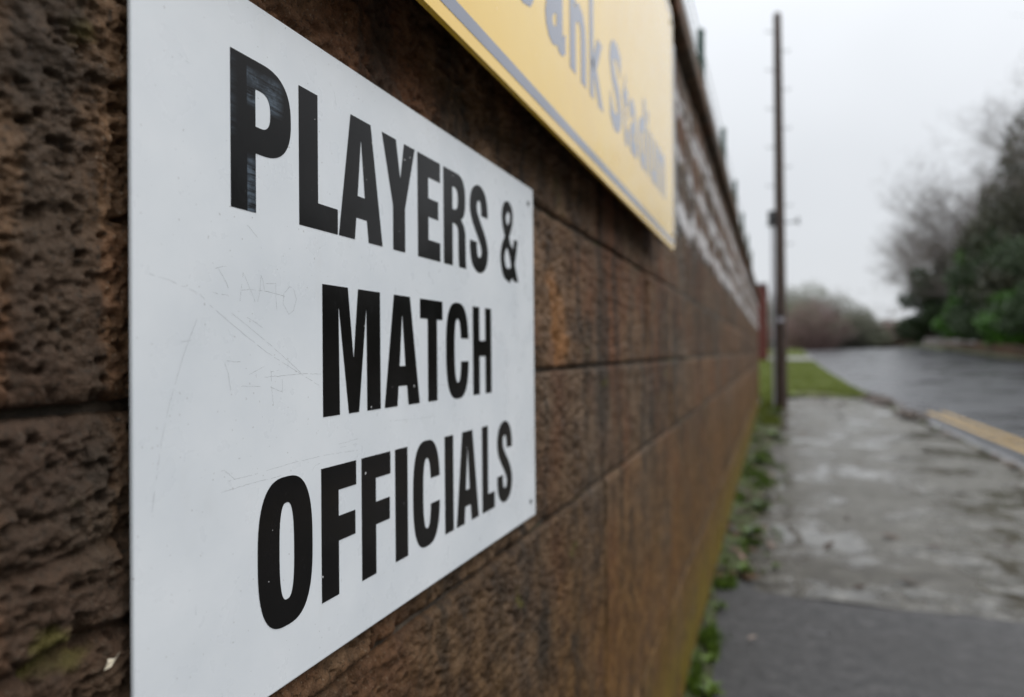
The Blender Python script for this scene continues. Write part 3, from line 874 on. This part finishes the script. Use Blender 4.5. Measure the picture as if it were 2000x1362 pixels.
# ------------------------------------------------------------------ dark red clad building past the wall
zb0 = float(hz(47))
bd = empty('clad_building', (-.08, 47, zb0-.1))
tag(bd, 'dark red metal clad building beyond the far end of the stone wall', 'building')
V, Fc = boxes([(-7, -.03, .03, 9, 0, 5.05)])
link('wall', mesh('wall', V, Fc, MAT_RED), bd)
pan = bevbox('cladding_panel', (-.288, .288, -.02, .022, .25, 5.05), MAT_RED, .008, 1)
for k in range(11):
    link('cladding_panel', pan, bd, (-.32-.6*k, 0, 0))
pan2 = bevbox('side_panel', (-.02, .018, -.288, .288, .25, 5.05), MAT_RED, .008, 1)
for k in range(14):
    link('side_panel', pan2, bd, (-.018, .35+.6*k, 0))
V, Fc = boxes([(-7.08, .05, -.05, 9.08, 5.06, 5.2)])
link('roof_edge', mesh('roof_edge', V, Fc, MAT_REDTRIM), bd)
V, Fc = boxes([(-7.05, .022, -.024, 9.05, 0, .24)])
link('plinth', mesh('plinth', V, Fc, MAT_MORTAR), bd)

# ------------------------------------------------------------------ low wall on the far side of the road
lw = empty('roadside_wall', (13.25, 24, 0))
tag(lw, 'low mossy stone wall under the evergreens across the road', 'wall')
def bankz(y): return float(hz(y))+.12+.25*min(1, max(0, (y-15)/25))
sm = [bevbox('stone', (-.14, .14, -.29+d, .29-d, 0, .235), MAT_STONE, .03, 1) for d in (.0, .02)]
for k in range(80):
    y = 24+.6*k
    for r_ in range(2):
        yy = y+.3*r_+random.uniform(-.02, .02)
        o = link('stone', sm[k % 2], lw, (random.uniform(-.02, .02), yy-24, bankz(yy)-.03+.24*r_))
cp = bevbox('coping_stone', (-.18, .18, -.44, .44, 0, .09), MAT_STONE, .03, 1)
for k in range(53):
    yy = 24.4+.9*k
    link('coping_stone', cp, lw, (random.uniform(-.01, .01), yy-24, bankz(yy)+.45))

# ------------------------------------------------------------------ vegetation builders
def leaf_cloud(blobs, n, size, seed, droop=.3, shell=.55):
    """small bent leaf quads spread through a union of ellipsoids"""
    r = np.random.default_rng(seed)
    vol = np.array([b[3]*b[4]*b[5] for b in blobs])**.7
    cnt = (n*vol/vol.sum()).astype(int)
    P = []
    for b, c in zip(blobs, cnt):
        d = r.normal(size=(c, 3)); d /= np.linalg.norm(d, axis=1)[:, None]
        k = (shell+(1-shell)*r.random(c))[:, None]
        lump = (1+.28*fbm(d[:, 0]*2.6+seed, d[:, 1]*2.6, d[:, 2]*2.6, 3, seed))[:, None]
        P.append(np.array(b[:3])+d*k*lump*np.array(b[3:6]))
    P = np.concatenate(P); m = len(P)
    # thin out by noise so that gaps show
    keep = fbm(P[:, 0]*.9, P[:, 1]*.9, P[:, 2]*.9, 3, seed+4) > -.28
    P = P[keep]; m = len(P)
    a = r.normal(size=(m, 3)); a[:, 2] -= droop; a /= np.linalg.norm(a, axis=1)[:, None]
    b = np.cross(a, r.normal(size=(m, 3))); b /= np.linalg.norm(b, axis=1)[:, None]
    s = (size*(.6+.8*r.random(m)))[:, None]
    V = np.stack([P, P+a*s*.5+b*s*.32, P+a*s, P+a*s*.5-b*s*.32], 1).reshape(-1, 3)
    q = np.arange(m*4).reshape(-1, 4)
    return V, q
def branch(seed, height, spread=.55, levels=5, trunk_r=.22, first=.28, up_=.25):
    r = random.Random(seed)
    thick, thin = [], []
    def grow(p, d, L, rad_, lev):
        n = 4 if lev < 3 else 3
        q = p
        for i in range(n):
            d2 = (d+Vector((r.gauss(0, .13), r.gauss(0, .13), r.gauss(0, .08)+up_*.12))).normalized()
            e = q+d2*(L/n)
            ra, rb = rad_*(1-.5*i/n), rad_*(1-.5*(i+1)/n)
            (thick if lev < 2 else thin).append((q, e, max(ra, .006), max(rb, .005)))
            q, d = e, d2
            if lev < levels and (i > 0 or lev > 0):
                for _ in range(2 if lev < 2 else (2 if i > 0 else 1)):
                    ax = Vector((r.gauss(0, 1), r.gauss(0, 1), r.gauss(0, .5))).normalized()
                    nd = (d*(1-spread)+ax*spread+Vector((0, 0, up_*.4))).normalized()
                    grow(q, nd, L*r.uniform(.48, .72), rb*.62, lev+1)
    base = Vector((0, 0, -.2))
    grow(base, Vector((r.gauss(0, .05), r.gauss(0, .05), 1)).normalized(), height*.52, trunk_r, 0)
    return thick, thin
def bare_tree(name, label, loc, height, seed, group, levels=4, twig=MAT_TWIG, ivy=0, spread=.55, tr=.22):
    t = empty(name, loc); tag(t, label, 'tree', group)
    a, b = branch(seed, height, spread, levels, tr)
    top = max(max(s[1].z for s in b), 1)
    k = height/top
    a = [(p*k, q*k, c, d) for p, q, c, d in a]; b = [(p*k, q*k, c, d) for p, q, c, d in b]
    V, Q = tubes(a, 7); link('trunk', fastmesh('trunk', V, Q, MAT_BARK, True), t)
    V, Q = tubes(b, 3); link('crown', fastmesh('crown', V, Q, twig), t)
    if ivy:
        bl = []
        rr = random.Random(seed+9)
        for s in a[:14]:
            c = (s[0]+s[1])/2
            if c.z < height*.7: bl.append((c.x, c.y, c.z, .5+rr.random()*.35, .5+rr.random()*.35, .8+.5*rr.random()))
        V, Q = leaf_cloud(bl, ivy, .16, seed, .6, .4)
        link('ivy', fastmesh('ivy', V, Q, MAT_IVY), t)
    return t
def bush(name, label, cat, loc, blobs, n, size, mat, seed, group=None, stems=5):
    t = empty(name, loc); tag(t, label, cat, group)
    V, Q = leaf_cloud(blobs, n, size, seed)
    link('crown', fastmesh('crown', V, Q, mat), t)
    r = random.Random(seed)
    sg = []
    for k in range(stems):
        b = blobs[k % len(blobs)]
        p = Vector((r.uniform(-.3, .3), r.uniform(-.3, .3), -.2)); e = Vector(b[:3])
        mid = p.lerp(e, .5)+Vector((r.uniform(-.2, .2), r.uniform(-.2, .2), 0))
        sg += [(p, mid, .09, .06), (mid, e, .06, .03)]
    V, Q = tubes(sg, 6); link('trunk', fastmesh('trunk', V, Q, MAT_BARK, True), t)
    return t
def gz(x, y): return bankz(y)+.5*min(1, max(0, (x-13.6)/4)) if x > 12.4 else float(hz(y))

# bare trees across the road, far to near
G = 'trees across the road'
bare_tree('bare_tree', 'tall thin bare tree at the far end of the row across the road', (17.4, 92, gz(17.4, 84)), 15.5, 3, G, 5, MAT_TWIG, 1600)
bare_tree('bare_tree', 'wide bare tree with fine grey twigs above the round dark evergreen', (18.3, 82, gz(18.3, 82)), 18.5, 14, G, 5, MAT_TWIG, 4200, .6, .26)
bare_tree('bare_tree', 'tall bare tree with ivy clad trunk rising over the laurels', (18.3, 71, gz(18.3, 71)), 19.0, 25, G, 5, MAT_TWIG, 3500, .58, .32)
bare_tree('bare_tree', 'bare tree with high spreading twigs behind the tall evergreen', (20.0, 62, gz(20, 62)), 20.5, 36, G, 5, MAT_TWIG, 4000, .55, .3)
bare_tree('bare_tree', 'bare tree whose twigs reach in at the top of the picture edge', (18.6, 49, gz(18.6, 49)), 19.5, 47, G, 5, MAT_TWIG, 4000, .6, .3)
# evergreens under them
def blobset(seed, w, h, n=9):
    r = random.Random(seed)
    o = []
    for k in range(n):
        z = h*(.18+.72*k/(n-1))
        f = 1-.55*(k/(n-1))**1.5
        o.append((r.uniform(-1, 1)*w*.45*f, r.uniform(-1, 1)*w*.45*f, z, w*.42*f*r.uniform(.8, 1.2), w*.42*f*r.uniform(.8, 1.2), h*.17*r.uniform(.8, 1.25)))
    return o
E = 'evergreens along the low wall'
bush('evergreen_tree', 'rounded dark evergreen at the far end of the low wall', 'tree', (15.4, 80, gz(15.4, 80)), blobset(1, 4.2, 8.2), 20000, .22, MAT_EVER, 101, E)
bush('evergreen_tree', 'tall olive ivy covered tree rising behind the laurels', 'tree', (18.4, 67, gz(18.4, 67)), blobset(2, 6.4, 12.5, 14), 34000, .25, MAT_IVY, 102, E)
bush('evergreen_tree', 'very tall dark olive evergreen near the picture edge', 'tree', (19.2, 58, gz(19.2, 58)), blobset(3, 7.6, 16.0, 15), 44000, .25, MAT_IVY, 103, E)
bush('evergreen_tree', 'dark holly standing between the two bright laurels', 'tree', (15.5, 59, gz(15.5, 59)), blobset(4, 5.4, 8.0), 26000, .20, MAT_EVER, 104, E)
bush('evergreen_tree', 'deep green yew behind the nearer laurel', 'tree', (16.2, 51, gz(16.2, 51)), blobset(5, 6.0, 8.6), 28000, .20, MAT_EVER, 105, E)
bush('laurel_bush', 'bright green laurel bush farther along the low wall', 'bush', (14.3, 63, gz(14.3, 63)), blobset(6, 3.4, 3.9, 7), 12000, .19, MAT_LAUREL, 106, E, 4)
bush('laurel_bush', 'bright green laurel bush at the picture edge behind the low wall', 'bush', (14.6, 51.5, gz(14.6, 51.5)), blobset(7, 3.4, 3.8, 7), 12000, .18, MAT_LAUREL, 107, E, 4)
bush('laurel_bush', 'tall yellowish green laurel sprout above the farther laurel bush', 'bush', (15.2, 67, gz(15.2, 67)), blobset(8, 2.4, 7.6, 7), 8000, .2, MAT_LAUREL, 108, E, 4)
bush('evergreen_tree', 'low dark shrub overhanging the nearest stretch of low wall', 'bush', (15.2, 45, gz(15.2, 45)), blobset(9, 4.8, 5.6), 20000, .18, MAT_EVER, 109, E)
bush('evergreen_tree', 'dark shrub under the bare trees behind the round evergreen', 'bush', (16.6, 75, gz(16.6, 75)), blobset(10, 4.6, 6.4), 20000, .22, MAT_EVER, 110, E)
bl = []
rr = random.Random(79)
for k in range(34):
    y_ = 40+1.7*k
    bl.append((16.6+rr.uniform(-1.0, 1.6), y_, gz(16.6, min(y_, 84))+.8, 1.6, 1.4, 1.1+rr.uniform(0, .7)))
V, Q = leaf_cloud(bl, 34000, .22, 57, .3, .3)
o = link('undergrowth', fastmesh('undergrowth', V, Q, MAT_EVER)); tag(o, 'dark undergrowth beneath the trees behind the low wall', 'undergrowth', None, 'stuff')
# the belt of trees goes on along the road beside and behind the camera
bl = []
rr = random.Random(78)
for k in range(26):
    y_ = -14+2.1*k; h_ = rr.uniform(3.6, 6.6)
    for u_ in (.25, .6, .85):
        bl.append((17.2+rr.uniform(-1.5, 1.5), y_+rr.uniform(-.6, .6), .5+h_*u_, 2.2*(1.15-u_*.6), 1.9*(1.15-u_*.6), h_*.2))
V, Q = leaf_cloud(bl, 60000, .34, 56)
o = link('tree_belt', fastmesh('tree_belt', V, Q, MAT_EVER)); tag(o, 'dense dark belt of trees continuing along the far side of the road', 'woods', None, 'stuff')
# scrub where the road bends out of sight
S_ = 'scrub at the bend of the road'
def scrub(label, x, y, w_, h_, seed, twig, leaf, n):
    t = empty('scrub_bush', (x, y, float(hz(y))-.1)); tag(t, label, 'bush', S_)
    r = random.Random(seed); sg = []
    for k in range(420):
        a = r.uniform(0, 2*math.pi); q = math.sqrt(r.random())
        p = Vector((math.cos(a)*q*w_*.25, math.sin(a)*q*w_*.25, 0))
        hh = h_*math.sqrt(max(.05, 1-.85*q*q))*r.uniform(.55, 1.05)
        e = Vector((math.cos(a)*q*w_*.55+r.gauss(0, .2), math.sin(a)*q*w_*.55+r.gauss(0, .2), hh))
        m = p.lerp(e, .5)+Vector((r.gauss(0, .15), r.gauss(0, .15), hh*.08))
        sg += [(p, m, .035, .025), (m, e, .025, .008)]
        for _ in range(7):
            u = r.uniform(.35, 1); s = m.lerp(e, u)
            f = s+Vector((r.gauss(0, .5), r.gauss(0, .5), abs(r.gauss(.25, .3))))
            sg.append((s, f, .014, .006))
    V, Q = tubes(sg, 3); link('stems', fastmesh('stems', V, Q, twig), t)
    if n:
        V, Q = leaf_cloud(blobset(seed, w_*.9, h_, 8), n, .17, seed); link('crown', fastmesh('crown', V, Q, leaf), t)
scrub('purple brown leafless thicket beside the far verge', 3.9, 77, 7.5, 5.4, 1, MAT_TWIG2, MAT_SCRUB, 2200)
scrub('pale olive scrub bush behind the purple brown thicket', 5.4, 86, 9.0, 7.6, 2, MAT_TWIG3, MAT_SCRUB, 9000)
scrub('grey olive scrub bush nearest the telegraph pole', 1.0, 85, 7.5, 7.4, 3, MAT_TWIG3, MAT_SCRUB, 9000)
scrub('small pinkish brown thicket between the bend and the evergreens', 12.6, 88, 5.0, 3.4, 4, MAT_TWIG2, MAT_SCRUB, 900)
scrub('low olive scrub at the right end of the thicket', 9.0, 84, 5.0, 4.6, 5, MAT_TWIG3, MAT_SCRUB, 5000)
# far wood closing the view
V, Q = [], np.zeros((0, 4), int)
bl = []
rr = random.Random(77)
for k in range(60):
    x = -60+3.4*k; bl.append((x, 150+rr.uniform(-8, 8), 3+rr.uniform(0, 1.5), 4, 4, 3+rr.uniform(0, 1.2)))
V, Q = leaf_cloud(bl, 24000, .8, 55)  # looks hazy only through the paled scrub leaf colour
o = link('far_woods', fastmesh('far_woods', V, Q, MAT_SCRUB)); tag(o, 'distant line of woodland beyond the bend, haze put into its leaf colour', 'woods', None, 'stuff')

# ------------------------------------------------------------------ grass, moss, weeds, leaves
def blades(name, pts, h, wd, seed, mat, label):
    r = np.random.default_rng(seed); n = len(pts)
    P = np.asarray(pts, float)
    a = r.random(n)*2*math.pi; dx, dy = np.cos(a), np.sin(a)
    hh = h*(.5+r.random(n)); lean = .35*r.random(n)*hh
    w_ = wd*(.7+.6*r.random(n))
    V = np.empty((n, 4, 3))
    V[:, 0] = P+np.stack([-dy*w_, dx*w_, 0*w_], -1); V[:, 1] = P+np.stack([dy*w_, -dx*w_, 0*w_], -1)
    V[:, 2] = P+np.stack([dx*lean+dy*w_*.2, dy*lean-dx*w_*.2, hh], -1); V[:, 3] = P+np.stack([dx*lean-dy*w_*.2, dy*lean+dx*w_*.2, hh], -1)
    o = link(name, fastmesh(name, V.reshape(-1, 3), np.arange(4*n).reshape(-1, 4), mat)); tag(o, label, 'grass', None, 'stuff')
n = 26000
gx, gy = rng.uniform(-.5, 2.66, n), 19.6+28*rng.random(n)**1.5
keep = (gy > 20.4+.8*np.sin(gx*2.1)+.5*gx*0) | (gx < .7)
gx, gy = gx[keep], gy[keep]
gp = np.stack([gx, gy, hz(gy)+vergef(gx, gy)-.01], -1)
n2 = 9000                                        # strip round the pole foot and along the wall
gx2, gy2 = .02+.62*rng.random(n2)**1.4, rng.uniform(10.5, 20.5, n2)
k2 = (gx2 < .25+.045*(gy2-10.5)+.12*fbm(gy2*2, gy2*0, gy2*0, 2, 3)) & (fbm(gx2*3, gy2*1.5, gx2*0, 2, 7) > -.25)
gx2, gy2 = gx2[k2], gy2[k2]
gp2 = np.stack([gx2, gy2, hz(gy2)+.0], -1)
n3 = 9000
gx3, gy3 = rng.uniform(-5, 2.66, n3), rng.uniform(53, 71, n3)
gp3 = np.stack([gx3, gy3, hz(gy3)+.04], -1)
n4 = 26000
gy4 = 2.1+8.6*rng.random(n4); gx4 = np.abs(rng.normal(.02, 1, n4)*np.where(gy4 < 3.8, .035, .07+.012*gy4))
msk = fbm(gx4*5, gy4*2.6, gx4*0, 3, 41) > .26-.08*np.clip((gy4-4)/3, -1, 1)+np.where(gy4 < 3.8, .12, 0)
gx4, gy4 = gx4[msk], gy4[msk]
gp4 = np.stack([gx4, gy4, hz(gy4)+.004], -1)
blades('tuft_grass', gp4, .034, .0035, 8, MAT_WEED, 'small patchy tufts of grass and weed along the foot of the wall')
blades('grass', np.concatenate([gp, gp2, gp3]), .085, .006, 2, MAT_GRASS, 'wet green grass on the verge and round the telegraph pole')
# moss and grit strip in the corner between pavement and wall
ys = lin(1.6, 16.4, 900); us = lin(0, 1, 14)
U, Y = np.meshgrid(us, ys)
wid = .10+.09*fbm(Y*2.1, Y*0, Y*0, 3, 5)+.16*np.clip((Y-4)/3, 0, 1)+.10*np.clip((Y-9)/3, 0, 1)
X = -.02+U*wid
Z = hz(Y)+.004+.035*(1-U)**1.3*(.6+.8*fbm(Y*7, U*3, Y*0, 3, 12))+.014*fbm(X*40, Y*40, X*0, 3, 2)*(1-U)
Z = np.where(U > .97, hz(Y)-.02, Z)
nx, ny = len(us), len(ys)
i = np.arange(ny-1)[:, None]*nx+np.arange(nx-1)[None, :]
q = np.stack([i, i+1, i+nx+1, i+nx], -1).reshape(-1, 4)
o = link('moss', fastmesh('moss', np.stack([X, Y, Z], -1).reshape(-1, 3), q, MAT_MOSS, True))
tag(o, 'moss and grit gathered along the foot of the wall', 'moss', None, 'stuff')
def weed(label, x, y, s, seed, n=26, group='weeds at the foot of the wall'):
    r = random.Random(seed)
    s *= .82; n = int(n*.75)
    t = empty('weed', (x, y, float(hz(y))+.005)); tag(t, label, 'weed', group)
    for part in range(2):
        V, Q = [], []
        for k in range(n):
            a = r.uniform(0, 2*math.pi) if part else r.uniform(-1.7, 1.7)
            el = r.uniform(.15, 1.25); L = s*r.uniform(.5, 1.1); wd = s*r.uniform(.10, .2)
            d = Vector((math.cos(a), math.sin(a), 0)); sd_ = Vector((-d.y, d.x, 0))
            b0 = len(V)
            for j in range(5):
                u = j/4
                c = d*(L*u*math.cos(el*(1-.4*u)))+Vector((0, 0, L*u*math.sin(el)*(1-.45*u)+.004))
                ww = wd*math.sin(math.pi*min(1, .12+u*.86))**.8
                V += [tuple(c-sd_*ww+Vector((0, 0, ww*.3))), tuple(c), tuple(c+sd_*ww+Vector((0, 0, ww*.3)))]
                if j:
                    z0 = b0+3*(j-1)
                    Q += [(z0, z0+1, z0+4, z0+3), (z0+1, z0+2, z0+5, z0+4)]
        link('leaf_rosette' if part else 'upper_leaves', fastmesh('leaves', V, Q, MAT_WEED, True), t)
weed('nearest bright weed at the foot of the wall on the dark asphalt', .075, 2.60, .085, 1)
weed('small leafy weed on the dark asphalt just past the nearest one', .05, 2.88, .055, 2, 20)
weed('flat weed sprouting in front of the concrete edge', .05, 3.5, .06, 3, 16)
weed('small bright weed just past the concrete edge', .13, 4.12, .085, 4)
weed('mossy low weed out on the concrete beside the wall', .30, 4.25, .06, 5, 14)
weed('brightest broad weed in the middle of the wall foot', .16, 4.95, .13, 6, 36)
weed('thin weed next to the broad bright one, closer to the camera', .10, 4.7, .07, 7, 14)
weed('blue green weed cluster beyond the broad bright weed', .20, 5.8, .14, 8, 30)
weed('tall weed where the wall meets the grass strip', .14, 8.1, .16, 10, 34)
weed('ragged weed a few steps in front of the telegraph pole', .3, 10.6, .2, 11, 36)
weed('weed hugging the foot of the telegraph pole', .34, 14.6, .24, 12, 36)
def leafmesh(s, seed):
    r = random.Random(seed); V, Q = [], []
    nn = 7
    for j in range(nn):
        u = j/(nn-1); ww = s*.36*math.sin(math.pi*min(1, .06+.92*u))**.75*r.uniform(.85, 1.1)
        c = Vector((s*(u-.5), 0, .004+.12*s*math.sin(u*3+seed)))
        V += [tuple(c+Vector((0, -ww, ww*.35))), tuple(c), tuple(c+Vector((0, ww, ww*.3)))]
        if j:
            z0 = 3*(j-1); Q += [(z0, z0+1, z0+4, z0+3), (z0+1, z0+2, z0+5, z0+4)]
    return V, Q
PALE = plain('pale_dead_leaf', (.30, .24, .20), .5, .2, 40)
BROWN = plain('brown_dead_leaf', (.055, .028, .016), .5, .3, 40)
PINK = plain('pinkish_dead_leaf', (.20, .11, .09), .5, .3, 40)
for label, x, y, s, mt, a in (('pale fallen leaf lying on the dark near asphalt', .21, 3.16, .036, PALE, .4), ('dark brown fallen leaf on the concrete at the picture edge', 1.83, 5.27, .07, BROWN, 1.2),
                              ('pinkish brown leaf among the weeds at the wall foot', .115, 4.38, .055, PINK, 2.2), ('second dark leaf lying on the concrete nearer the kerb', 2.35, 7.4, .07, BROWN, 2.9)):
    V, Q = leafmesh(s, int(s*1000))
    o = link('fallen_leaf', fastmesh('fallen_leaf', V, Q, mt, True), None, (x, y, float(hz(y))+.012)); o.rotation_euler = (0, 0, a)
    tag(o, label, 'leaf', 'fallen leaves')
# leaf litter heaped against the kerb and the verge edge
V, Q = [], []
r = random.Random(3)
def litter(n, fx):
    global V, Q
    for _ in range(n):
        x, y, z = fx()
        s = r.uniform(.03, .08); a = r.uniform(0, 6.28); t = Vector((math.cos(a), math.sin(a), r.uniform(-.4, .4))); b = Vector((-t.y, t.x, r.uniform(-.4, .4)))
        k = len(V); p = Vector((x, y, z))
        V += [tuple(p-t*s), tuple(p-b*s*.5), tuple(p+t*s), tuple(p+b*s*.5)]; Q.append((k, k+1, k+2, k+3))
def f1():
    y = r.gauss(20.3, .5); x = r.uniform(.9, 2.7); return x, y, float(hz(y))+r.uniform(.01, .07)
def f2():
    y = r.choice([17.6, 18.6, 19.6, 14.6])+r.gauss(0, .45); x = r.gauss(2.68, .12); return x, y, float(hz(y))+r.uniform(.01, .09)
def f3():
    y = r.uniform(3.9, 20); x = r.uniform(.05, 2.6); return x, y, float(hz(y))+.024
def f4():
    y = r.uniform(3.9, 11); x = abs(r.gauss(.1, .12)); return x, y, float(hz(y))+r.uniform(.01, .05)
def f5():
    y = r.uniform(8, 19); x = r.gauss(2.69, .025); return x, y, float(hz(y))+r.uniform(.012, .03)
ys_ = lin(6, 21, 260)
wd_ = .03+.10*np.clip((ys_-12)/6, 0, 1)*(.7+.9*fbm(ys_*1.3, ys_*0, ys_*0, 3, 6))+.03*fbm(ys_*5, ys_*0, ys_*0, 2, 3)
wd_ = np.maximum(wd_, .012)
SV, SQ = [], []
for i_, y_ in enumerate(ys_):
    z_ = float(hz(y_))
    SV += [(2.70-wd_[i_], y_, z_+.002), (2.70-wd_[i_]*.5, y_, z_+.012+.35*wd_[i_]), (2.715, y_, z_+.018+.3*wd_[i_]), (2.72+.5*wd_[i_], y_, z_+.014)]
    if i_:
        for j_ in range(3): SQ.append((4*i_-4+j_, 4*i_-3+j_, 4*i_+1+j_, 4*i_+j_))
o = link('kerb_dirt', fastmesh('kerb_dirt', SV, SQ, MAT_SOIL, True)); tag(o, 'dark wet dirt heaped along the joint of pavement and kerb', 'dirt', None, 'stuff')
litter(900, f1); litter(1500, f2); litter(60, f3); litter(120, f4); litter(260, f5)
o = link('leaf_litter', fastmesh('leaf_litter', V, Q, MAT_DEAD)); tag(o, 'wet dead leaves lying along the kerb, verge edge and wall foot', 'leaf litter', None, 'stuff')

# cream flake stuck on the stone beside the sign
V = [(0, -.0042, -.003), (.0012, -.0010, -.0022), (.0004, .0048, .0032), (.0014, .0008, .0012), (.0006, -.0022, .0022), (.001, -.0030, .0006)]
fl = link('paint_flake', mesh('paint_flake', V, [(0, 1, 3, 5), (1, 2, 3), (3, 4, 5)], plain('cream_flake', (.62, .55, .42), .6, .1, 50)), None, (-.0040, .2500, EYE-.1537))
tag(fl, 'tiny cream paint flake stuck on the stone near the bottom edge of the white sign', 'flake')
